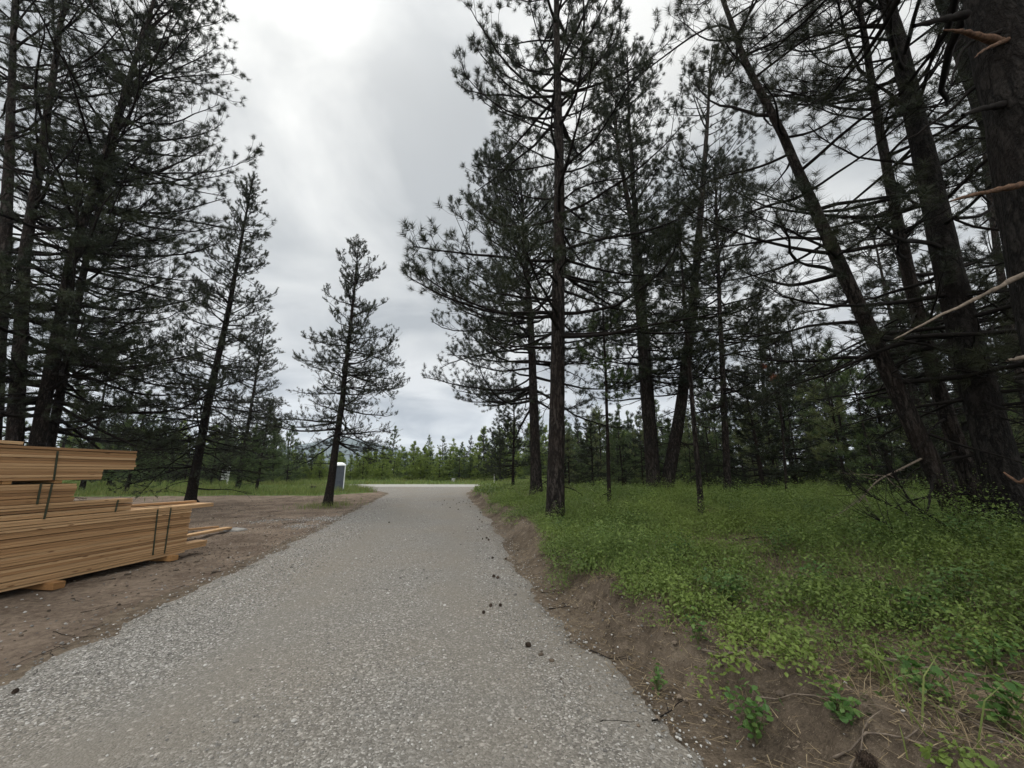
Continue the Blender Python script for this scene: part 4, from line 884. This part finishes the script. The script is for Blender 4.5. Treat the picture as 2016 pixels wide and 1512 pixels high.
for (x0, x1, y0, y1, n, nl, rad, hg, sz, hexa) in ((1.2, 9, 1.2, 5.5, 3000, 80, (0.10, 0.22), (0.12, 0.40), 0.025, True), (0.6, 15, 5.5, 11, 4600, 115, (0.13, 0.27), (0.16, 0.52), 0.028, False),
                                               (-1, 22, 11, 20, 6500, 72, (0.18, 0.36), (0.18, 0.52), 0.040, False), (-3, 40, 20, 36, 9000, 18, (0.25, 0.5), (0.18, 0.40), 0.10, False)):
    x, y = scatter(g, n, x0, x1, y0, y1, cover_d); m_ = len(x)
    mbc.add(*clumps(g, x, y, nl, rad[0] + (rad[1] - rad[0]) * g.random(m_), (hg[0] + (hg[1] - hg[0]) * g.random(m_) * (1 + 0.9 * (g.random(m_) < 0.15))) * (0.6 + 0.4 * smooth(0.2, 2.0, x - FOOT(y))) * np.clip(1.15 + 1.3 * fbm(x, y, 3, 0.6), 0.5, 1.8), sz, 0.62, hexa))
o_ = mbc.build('undergrowth', M['leaf']); tag(o_, 'low green leafy undergrowth covering the forest floor right of the driveway', 'ground cover', kind='stuff')

def blades(g, x, y, hmin, hmax, w, lean=0.35, zoff=-0.01):
    m = len(x); b0 = np.stack([x, y, H(x, y) + zoff], -1); a = g.random(m) * 6.283; h = g.uniform(hmin, hmax, m)
    sd = np.stack([np.cos(a), np.sin(a), 0 * a], -1) * (w * 0.5); ln = g.normal(0, lean, (m, 2)) * h[:, None]
    mid = b0 + np.c_[ln * 0.35, h * 0.6]; tip = b0 + np.c_[ln, h * (0.9 + 0.1 * g.random(m))]
    V = np.stack([b0 - sd, b0 + sd, mid + sd * 0.8, mid - sd * 0.8, tip], 1).reshape(-1, 3); i = np.arange(m)[:, None] * 5
    return V, (i + np.array([[0, 1, 2, 3]])), (i + np.array([[3, 2, 4]]))
mbg = MB()
x, y = scatter(g, 26000, -75, 40, 47.9, 63, lambda x, y: np.clip(0.75 + fbm(x, y, 3, 0.3), 0.2, 1)); mbg.add(*blades(g, x, y, 0.25, 0.65, 0.045))
x, y = scatter(g, 26000, -45, -4, 25.5, 40, lambda x, y: smooth(-0.1, 0.7, y - yard_far(x) + 0.4 * fbm(x, y, 3, 1.2)) * (x < LEFT(y) - 0.5) * np.clip(0.8 + fbm(x, y, 3, 0.4), 0.1, 1)); mbg.add(*blades(g, x, y, 0.22, 0.62, 0.03))
x, y = scatter(g, 24000, -4, 45, 18, 46, lambda x, y: (x > FOOT(y) + 0.3) * np.clip(0.6 + fbm(x, y, 3, 0.3), 0.1, 1)); mbg.add(*blades(g, x, y, 0.2, 0.5, 0.035))
x, y = scatter(g, 30000, 0.5, 11, 1.5, 18, lambda x, y: smooth(0.2, 0.8, x - FOOT(y)) * np.clip(0.35 + 1.3 * fbm(x, y, 3, 0.8), 0.03, 1)); mbg.add(*blades(g, x, y, 0.10, 0.36, 0.009, 0.5))
# weeds round the lone pine and along the end of the yard
x, y = scatter(g, 5200, -11, -6.2, 16.0, 22, lambda x, y: np.exp(-(((x + 8.6) / 0.85) ** 2 + ((y - 18.8) / 1.2) ** 2)) * 0.8); mbg.add(*blades(g, x, y, 0.08, 0.34, 0.018))
x, y = scatter(g, 700, -26, -7, 20, 36, lambda x, y: (x < LEFT(y) - 0.4) * (fbm(x, y, 3, 0.6) > 0.2)); mbg.add(*blades(g, x, y, 0.08, 0.25, 0.02))
o_ = mbg.build('tall_grass', M['grass']); tag(o_, 'tall green grass along the verges and under the far trees', 'grass', kind='stuff')
mbd = MB()
x, y = scatter(g, 24000, 0.4, 9, 1.4, 16, lambda x, y: smooth(0.05, 0.5, x - FOOT(y)) * np.clip(0.55 + 1.2 * fbm(x, y, 3, 0.7), 0.08, 1) * np.clip(1.25 - 0.08 * y, 0.15, 1)); mbd.add(*blades(g, x, y, 0.03, 0.15, 0.005, 1.5))
x, y = scatter(g, 15000, 0.3, 9, 1.3, 9, lambda x, y: smooth(0.0, 0.25, x - FOOT(y)) * (fbm(x, y, 3, 1.5) > 0.05) * np.clip(1.2 - 0.1 * y, 0.1, 1)); mbd.add(*blades(g, x, y, 0.05, 0.20, 0.004, 1.7))
m_ = 130000; x, y = scatter(g, m_, 0.0, 10, 1.3, 16, lambda x, y: smooth(-0.6, 0.3, x - FOOT(y)) * np.clip(1.2 - y * 0.06, .2, 1) * np.clip(0.7 + fbm(x, y, 3, 1.1), 0.1, 1)); k = len(x)
a = g.random(k) * 6.283; L_ = g.uniform(0.05, 0.17, k); c_ = np.stack([x, y, H(x, y) + 0.006 + 0.02 * g.random(k)], -1); ax = np.stack([np.cos(a), np.sin(a), g.normal(0, 0.12, k)], -1); sd = np.stack([-np.sin(a), np.cos(a), 0 * a], -1) * 0.003
mbd.add(np.stack([c_ - ax * L_[:, None] / 2 - sd, c_ - ax * L_[:, None] / 2 + sd, c_ + ax * L_[:, None] / 2], 1).reshape(-1, 3), None, np.arange(k * 3).reshape(-1, 3))
o_ = mbd.build('dry_litter', M['dry']); tag(o_, 'dry tan grass and fallen needles on the bank', 'litter', kind='stuff')

# loose stones: low faceted pebbles
def pebbles(g, x, y, size, sink=0.25):
    m = len(x); ico = np.array([(0, 0, 1), (.9, 0, .35), (.28, .86, .4), (-.73, .53, .3), (-.73, -.53, .4), (.28, -.86, .32), (.7, .5, -.4), (-.3, .85, -.4), (-.9, 0, -.4), (-.3, -.85, -.4), (.7, -.5, -.4)])
    F = [(0, 1, 2), (0, 2, 3), (0, 3, 4), (0, 4, 5), (0, 5, 1), (1, 6, 2), (2, 6, 7), (2, 7, 3), (3, 7, 8), (3, 8, 4), (4, 8, 9), (4, 9, 5), (5, 9, 10), (5, 10, 1), (1, 10, 6)]
    V = ico[None] * (1 + g.normal(0, 0.16, (m, 11, 1))) * np.stack([g.uniform(.7, 1.2, m), g.uniform(.6, 1, m), g.uniform(.4, .75, m)], -1)[:, None] * (size * 0.5)[:, None, None]
    a = g.random(m) * 6.283; ca, sa = np.cos(a)[:, None], np.sin(a)[:, None]; V = np.stack([V[..., 0] * ca - V[..., 1] * sa, V[..., 0] * sa + V[..., 1] * ca, V[..., 2]], -1)
    V += np.stack([x, y, H(x, y) + 0.017 + size * (0.5 - sink) * 0.4], -1)[:, None]
    return V.reshape(-1, 3), None, (np.arange(m)[:, None, None] * 11 + np.array(F)[None]).reshape(-1, 3)
M['pebble'] = leaf_mat('crushed_stone', (0.085, 0.079, 0.072), (0.18, 0.17, 0.156), (0.40, 0.385, 0.36), 0.0, 0.85)
mbp = MB()
def on_drive(x, y): return smooth(-0.05, 0.25, np.minimum(x - LEFT(y), RIGHT(y) - x) + 0.12 * fbm(x, y, 3, 2))
def loose_d(x, y):
    dl = x - LEFT(y); u_ = dl / (RIGHT(y) - LEFT(y)); trk = 1 - 0.75 * np.exp(-((u_ - 0.36) / 0.07) ** 2) - 0.75 * np.exp(-((u_ - 0.76) / 0.07) ** 2)
    return on_drive(x, y) * trk * np.clip(0.16 + 0.9 * np.exp(-((dl - 0.8 - 0.3 * fbm(x, y, 2, .7)) / 0.5) ** 2) + 0.35 * np.exp(-((RIGHT(y) - x - 0.5) / 0.35) ** 2) + 0.5 * fbm(x, y, 3, 0.7), 0.05, 1)
x, y = scatter(g, 42000, -5.6, 1.6, 1.2, 5.0, loose_d); mbp.add(*pebbles(g, x, y, g.uniform(0.008, 0.022, len(x)) * (1 + 0.9 * (g.random(len(x)) < 0.03))))
x, y = scatter(g, 36000, -6, 1.5, 5.0, 12.0, loose_d); mbp.add(*pebbles(g, x, y, g.uniform(0.012, 0.028, len(x)) * (1 + 0.9 * (g.random(len(x)) < 0.03))))
x, y = scatter(g, 14000, -8, 1, 12.0, 24.0, loose_d); mbp.add(*pebbles(g, x, y, g.uniform(0.02, 0.036, len(x))))
x, y = scatter(g, 26000, -13, -1.5, 2.4, 20.0, lambda x, y: (x < LEFT(y) + 0.25) * np.clip(np.exp(-np.abs(LEFT(y) + 0.1 - x) / 0.35) * 0.9 + 0.07, 0, 1)); mbp.add(*pebbles(g, x, y, g.uniform(0.012, 0.035, len(x))))
x, y = scatter(g, 16000, -0.6, 4, 1.3, 13.0, lambda x, y: (x > RIGHT(y) - 0.25) * np.exp(-np.abs(x - RIGHT(y) + 0.05) / 0.3) * 0.8); mbp.add(*pebbles(g, x, y, g.uniform(0.008, 0.03, len(x))))
for (px, py, w_, n_) in ((640, 1022, 0.9, 900), (590, 1036, 0.5, 400), (530, 1025, 0.8, 350)):
    q = on_plane(px, py, 0); x = q[0] + g.normal(0, w_ * 0.6, n_); y = q[1] + g.normal(0, w_ * 0.45, n_); mbp.add(*pebbles(g, x, y, g.uniform(0.02, 0.045, n_)))
o_ = mbp.build('loose_gravel', M['pebble']); tag(o_, 'loose crushed grey stone scattered over the driveway', 'gravel', kind='stuff')

M['clod'] = leaf_mat('soil_clods', (0.042, 0.032, 0.024), (0.095, 0.073, 0.054), (0.165, 0.13, 0.097), 0.0, 0.95)
mbp = MB()
x, y = scatter(g, 30000, 0.0, 8, 1.3, 12.0, lambda x, y: np.clip(np.exp(-np.abs(x - FOOT(y) - 0.15) / 0.35) * np.clip(0.6 + fbm(x, y, 3, 1.2), 0, 1) * 0.75 + 0.04 * (x > RIGHT(y)), 0, 1)); mbp.add(*pebbles(g, x, y, g.uniform(0.008, 0.03, len(x)) * (1 + 1.4 * (g.random(len(x)) < 0.04))))
x, y = scatter(g, 30000, -14, -2, 3.0, 26.0, lambda x, y: (x < LEFT(y)) * np.clip(0.25 + 0.9 * fbm(x, y, 3, 0.5), 0.02, 0.8)); mbp.add(*pebbles(g, x, y, g.uniform(0.010, 0.04, len(x)) * (1 + 1.4 * (g.random(len(x)) < 0.03))))
o_ = mbp.build('soil_clods', M['clod']); tag(o_, 'crumbs and clods of brown soil on the dirt and the bank foot', 'soil', kind='stuff')

# ------------------------------------------------------------------ broad-leaved plants on the bank
def leafy_plant(px, py, hgt, rad, n, size, label, seed):
    g = np.random.default_rng(seed); q = on_plane(px, py, 0.25); x, y = q[0], q[1]; z = gz(x, y) - 0.01
    root = empty('leafy_plant', (x, y, z)); tag(root, label, 'plant', 'broad-leaved plants on the bank')
    ns = 7; a = g.random(ns) * 6.283; top = np.stack([np.cos(a) * rad * g.uniform(.3, .9, ns), np.sin(a) * rad * g.uniform(.3, .9, ns), hgt * g.uniform(.7, 1, ns)], -1)
    t = np.linspace(0, 1, 6)[None, :, None]; SPt = top[:, None] * np.concatenate([t ** 1.4, t ** 1.4, t], -1)
    mb = MB(); mb.tubes(SPt, np.linspace(0.004, 0.0015, 6)[None].repeat(ns, 0), 4); mb.build('stems', M['stalk'], root, True)
    k = g.integers(0, ns, n); s = 0.25 + 0.75 * g.random(n); p, d, _ = interp_poly(SPt, np.ones((ns, 6)), k, s)
    C_ = p + g.normal(0, 1, (n, 3)) * np.array([rad, rad, hgt * 0.4]) * 0.22; nn = np.c_[C_[:, :2] / rad * 0.5, np.ones(n)] + g.normal(0, 0.35, (n, 3))
    V, q4 = leaves(g, C_, nn, size * (0.6 + 0.7 * g.random(n)), 0.7, True); link('leaves', mesh_np('leaves', V, q4), M['leaf_big'], root)
for i, a_ in enumerate([(1480, 1375, 0.34, 0.16, 119, 0.041, 'upright leafy plant at the brink of the bank, nearest the gravel'), (1375, 1275, 0.26, 0.15, 76, 0.037, 'small leafy plant on the bank top beside a dry twig'), (1660, 1425, 0.20, 0.18, 93, 0.041, 'low spreading leafy plant on bare soil by pine cones'),
        (1830, 1400, 0.30, 0.22, 136, 0.041, 'leafy plant with pale green rounded leaves near the bottom right corner'), (1800, 1240, 0.36, 0.30, 221, 0.041, 'bushy bright green plant right of the sparse grass'), (1960, 1335, 0.30, 0.26, 153, 0.041, 'leafy plant by the right picture edge above a fallen stick'),
        (1985, 1470, 0.28, 0.2, 119, 0.048, 'dark broad-leaved plant in the bottom right corner'), (1290, 1290, 0.22, 0.08, 37, 0.033, 'thin yellow green seedling on the scraped bank'), (1420, 1500, 0.12, 0.08, 27, 0.03, 'tiny seedling on the bare soil at the bottom of the bank'),
        (1620, 1180, 0.34, 0.30, 204, 0.037, 'wide leafy shrub in the middle of the undergrowth')]): leafy_plant(*a_, 300 + i)

M['leaf_shrub'] = leaf_mat('shrub_foliage', (0.040, 0.085, 0.020), (0.070, 0.125, 0.030), (0.115, 0.165, 0.044), 0.3, 0.45)
for i, (px, py, h_, r_, lab) in enumerate([(1160, 1010, 0.55, 0.34, 'leafy shrub in the undergrowth right of the thick pine'), (1262, 1055, 0.5, 0.36, 'leafy shrub below the pole pine with the pale scar'), (1340, 1120, 0.5, 0.32, 'low leafy shrub in front of the thin leaning pole pine'), (1450, 1045, 0.6, 0.42, 'rounded shrub right of the thin leaning pole pine'),
                                    (1535, 1110, 0.5, 0.36, 'shrub in the open middle of the undergrowth'), (1610, 1060, 0.6, 0.45, 'shrub in the undergrowth left of the dead bough tangle'), (1730, 1120, 0.6, 0.42, 'dense shrub in front of the dead bough tangle'), (1850, 1120, 0.65, 0.45, 'tall shrub before the foot of the slanting pine'),
                                    (1960, 1150, 0.7, 0.5, 'tallest shrub before the stout trunk at the right edge'), (1900, 1230, 0.5, 0.36, 'dark green shrub at the right above the fallen grey stick'), (1440, 1200, 0.42, 0.3, 'small shrub near the bank top, left of the wide leafy shrub'), (1110, 1065, 0.42, 0.3, 'shrub at the bank top nearest the driveway bend')]):
    M['leaf_big'], keep_ = M['leaf_shrub'], M['leaf_big']
    leafy_plant(px, py, h_, r_, 330, 0.040, lab, 340 + i); M['leaf_big'] = keep_
# ------------------------------------------------------------------ cones, twigs
M['cone'] = plain('pine_cone', (0.05, 0.034, 0.024), 0.9, 0.4, 40)
def cone_mesh():
    mb = MB(); n = 70
    for i in range(n):
        t = (i + .5) / n; a = i * 2.39996; r = 0.026 * math.sin(math.pi * (0.12 + 0.83 * t)) ** 0.8; c = np.array([r * math.cos(a), r * math.sin(a), (t - 0.5) * 0.075])
        o3 = np.array([math.cos(a), math.sin(a), 0.55]); o3 /= np.linalg.norm(o3); s3 = np.array([-math.sin(a), math.cos(a), 0]); w = 0.008
        mb.add([c - s3 * w - o3 * .008, c + s3 * w - o3 * .008, c + o3 * .012 + s3 * w * .6, c + o3 * .012 - s3 * w * .6, c + o3 * .004 + np.array([0, 0, -.006])], [[0, 1, 2, 3]], [[0, 3, 4], [3, 2, 4], [2, 1, 4], [1, 0, 4]])
    zz = np.linspace(-.034, .034, 7); mb.tubes(np.array([[(0, 0, z) for z in zz]]), np.array([[.008, .02, .024, .023, .019, .012, .003]]), 10)
    return mesh_np('pine_cone', np.concatenate(mb.V), np.concatenate(mb.Q), np.concatenate(mb.T))
cme = cone_mesh(); cme.materials.append(M['cone'])
g = np.random.default_rng(77)
cones = [(902, 1004), (880, 992), (893, 985), (862, 988), (912, 988), (920, 985), (926, 998), (854, 993), (871, 995), (904, 990), (925, 992), (940, 1018), (944, 1023), (949, 1028), (940, 1043), (958, 1060), (950, 1062), (930, 989), (918, 991), (886, 1000), (962, 1064), (970, 1099), (972, 1137), (985, 1194), (980, 1140), (952, 1209), (966, 1195), (996, 1100), (766, 1030), (450, 1097), (30, 1363), (1040, 1275), (946, 1010), (899, 993), (875, 986)]
for i, (px, py) in enumerate(cones):
    q = on_plane(px, py, 0.03); o_ = link('pine_cone', cme, None); s = g.uniform(0.45, 0.7); o_.scale = (s, s, s); o_.location = (q[0], q[1], gz(q[0], q[1]) + 0.022 + 0.018 * s)
    o_.rotation_euler = (R(90) + g.normal(0, .3), g.normal(0, .3), g.random() * 6.283)
    lab = 'dark pine cone on the gravel at the far bend of the driveway' if py < 1000 else 'dark pine cone on the right margin of the gravel beside the bank' if px > 700 else 'lone pine cone on the driveway’s left margin' if py > 1200 else 'lone pine cone on the dirt between the lumber and the driveway'
    if px == 766: lab = 'lone pine cone near the middle of the gravel'
    tag(o_, lab, 'pine cone', 'fallen pine cones on the driveway')
for px, py in ((1627, 1452), (1700, 1462), (1640, 1270), (1740, 1300)):
    q = on_plane(px, py, 0.3); o_ = link('pine_cone', cme, None); o_.scale = (1.0,) * 3; o_.location = (q[0], q[1], gz(q[0], q[1]) + 0.035); o_.rotation_euler = (R(80), 0.3, g.random() * 6.283)
    tag(o_, 'open pine cone lying among the litter on the bank', 'pine cone', 'pine cones on the bank')
def twig(px, py, L, r, label, group, seed, mat='twig', zp=0.2, az=None, lift=0.012, forks=1, arch=0.0):
    g = np.random.default_rng(seed); q = on_plane(px, py, zp); a = g.random() * 6.283 if az is None else az
    n = 9; t = np.linspace(-.5, .5, n); bend = np.cumsum(np.cumsum(g.normal(0, .04, n))) + np.cumsum(g.normal(0, .07, n)); bend -= bend.mean()
    X_ = q[0] + L * (t * math.cos(a) - bend * 0.35 * math.sin(a)); Y_ = q[1] + L * (t * math.sin(a) + bend * 0.35 * math.cos(a))
    Z_ = H(X_, Y_) + lift + r + arch * (1 - (2 * t) ** 2); Pq = np.stack([X_, Y_, Z_], -1)
    o_ = empty('fallen_twig', (q[0], q[1], gz(q[0], q[1]))); Pq = Pq - np.array(o_.location)
    mb = MB(); mb.tubes(Pq[None], np.linspace(r, r * .4, n)[None] * 0.65 * (1 + g.normal(0, .12, n)), 6); mb.build('stick', M[mat], o_, True)
    for f in range(forks):
        i = g.integers(3, 6); d = unit(Pq[i + 1] - Pq[i]); b_ = a + g.choice([-1, 1]) * g.uniform(.4, .8); e2 = np.array([math.cos(b_), math.sin(b_), 0.12])
        F_ = Pq[i] + np.linspace(0, 1, 5)[:, None] * e2 * L * g.uniform(.2, .4); mb = MB(); mb.tubes(F_[None], np.linspace(r * .4, r * .18, 5)[None], 5); mb.build('side_shoot', M[mat], o_, True)
    tag(o_, label, 'twig', group)
TW = "twigs on the bank and its foot"
for i, (px, py, L, r, az, mt, lab) in enumerate([(1310, 1330, .30, .010, 0.7, 'twig', 'dark stick standing out on the scraped bank foot'), (1640, 1405, .75, .007, -0.75, 'dead_wood', 'long pale twig curving over bare soil below the upright plant'), (1740, 1400, .6, .006, -0.9, 'dead_wood', 'thin pale twig crossing dry grass on the bank'),
        (1600, 1330, .32, .014, -0.5, 'dead_wood', 'short pale broken stick beside tufts of grass'), (1430, 1300, .34, .014, -0.9, 'dead_wood', 'grey broken stick leaning beside the bank top plant'), (1905, 1345, .9, .017, -0.55, 'dead_wood', 'grey bark covered stick fallen by the right edge'), (1540, 1310, .3, .006, .35, 'dead_wood', 'thin straight dry stem on the needle litter'),
        (1690, 1470, .4, .010, 0.1, 'dead_wood', 'bare forked stick beside two pine cones'), (1940, 1465, .7, .012, -0.9, 'dead_wood', 'peeling pale stick in the bottom right corner'), (1385, 1485, .3, .010, -.4, 'twig', 'dark twig at the gravel edge, low in the picture'),
        (1110, 1205, .35, .009, 0.1, 'twig', 'dark twig at the foot of the scraped bank'), (1085, 1170, .3, .007, .5, 'twig', 'small dark twig on the gravel margin by the bank'), (1215, 1430, .22, .006, .2, 'twig', 'tiny twig on the sandy margin of the gravel'), (1200, 1300, .35, .008, -.5, 'twig', 'twig half buried in the scraped soil'),
        (1790, 1490, .6, .009, -.6, 'dead_wood', 'pale split twig near the bottom edge of the bank'), (1480, 1090, .8, .012, .1, 'twig', 'dark bare branch lying in the mid undergrowth'), (1745, 1200, .8, .016, 1.9, 'twig', 'dark branch end standing out of bare soil in the undergrowth')]):
    twig(px, py, L, r, lab, TW, 400 + i, mt, 0.0 if px < 1240 else 0.25, az, 0.012 if py > 1250 or px < 1240 else 0.12)
g = np.random.default_rng(9)
for i in range(26):
    px, py = g.uniform(0, 560), 0
    py = g.uniform(1100 + max(0, (330 - px)) * 0.32, 1130 + max(0, (560 - px)) * 0.42)
    twig(px, py, g.uniform(.12, .4), g.uniform(.003, .007), 'small dark twig on the dirt between the lumber and the gravel', 'twigs on the dirt yard', 500 + i, 'twig', 0.0, forks=int(g.integers(0, 2)))
for i in range(16):
    px, py = g.uniform(430, 740), g.uniform(980, 1040)
    if on_plane(px, py)[0] > LEFT(on_plane(px, py)[1]) - .2: continue
    twig(px, py, g.uniform(.3, .8), g.uniform(.008, .014), 'dark stick on the bare dirt around the lone pine', 'sticks on the far dirt', 560 + i, 'twig', 0.0)
# dead bough tangle at the foot of the slanting pine
for i, (pts, dp, r, lab) in enumerate([([(1760, 935), (1800, 1000), (1850, 1025), (1875, 1050)], (6.3, 6.2), .026, 'dark dead bough fallen against the foot of the slanting pine'), ([(1690, 960), (1730, 985), (1790, 1010), (1800, 1050)], (6.6, 6.0), .018, 'lower dead bough lying in front of the slanting pine'), ([(1710, 1015), (1745, 1030), (1765, 1060)], (5.9, 5.7), .010, 'thin dead bough sticking out of the green by the slanting pine')]):
    p0 = at_depth(*pts[-1], dp[1]); o_ = empty('fallen_bough', (p0[0], p0[1], gz(p0[0], p0[1]))); tag(o_, lab, 'branch', 'fallen dead boughs')
    bough(o_, pts[::-1], dp[::-1], r, 600 + i, twig_n=22 - 6 * i, tips=0.0, start=0.2)

# ------------------------------------------------------------------ air: one even box of pale haze round everything
hz = bpy.data.materials.new('haze'); hz.use_nodes = True; hnt = hz.node_tree; hnt.nodes.clear()
ho = hnt.nodes.new('ShaderNodeOutputMaterial'); pv = hnt.nodes.new('ShaderNodeVolumePrincipled'); hnt.links.new(pv.outputs[0], ho.inputs['Volume'])
pv.inputs['Density'].default_value = 0.00017; pv.inputs['Color'].default_value = (0.72, 0.82, 0.98, 1)
mb = MB(); mb.box((0, 2200, 170), (9200, 5100, 360)); o_ = mb.build('haze', hz); tag(o_, 'thin bluish air between the trees and the distant hills', 'haze', kind='stuff')
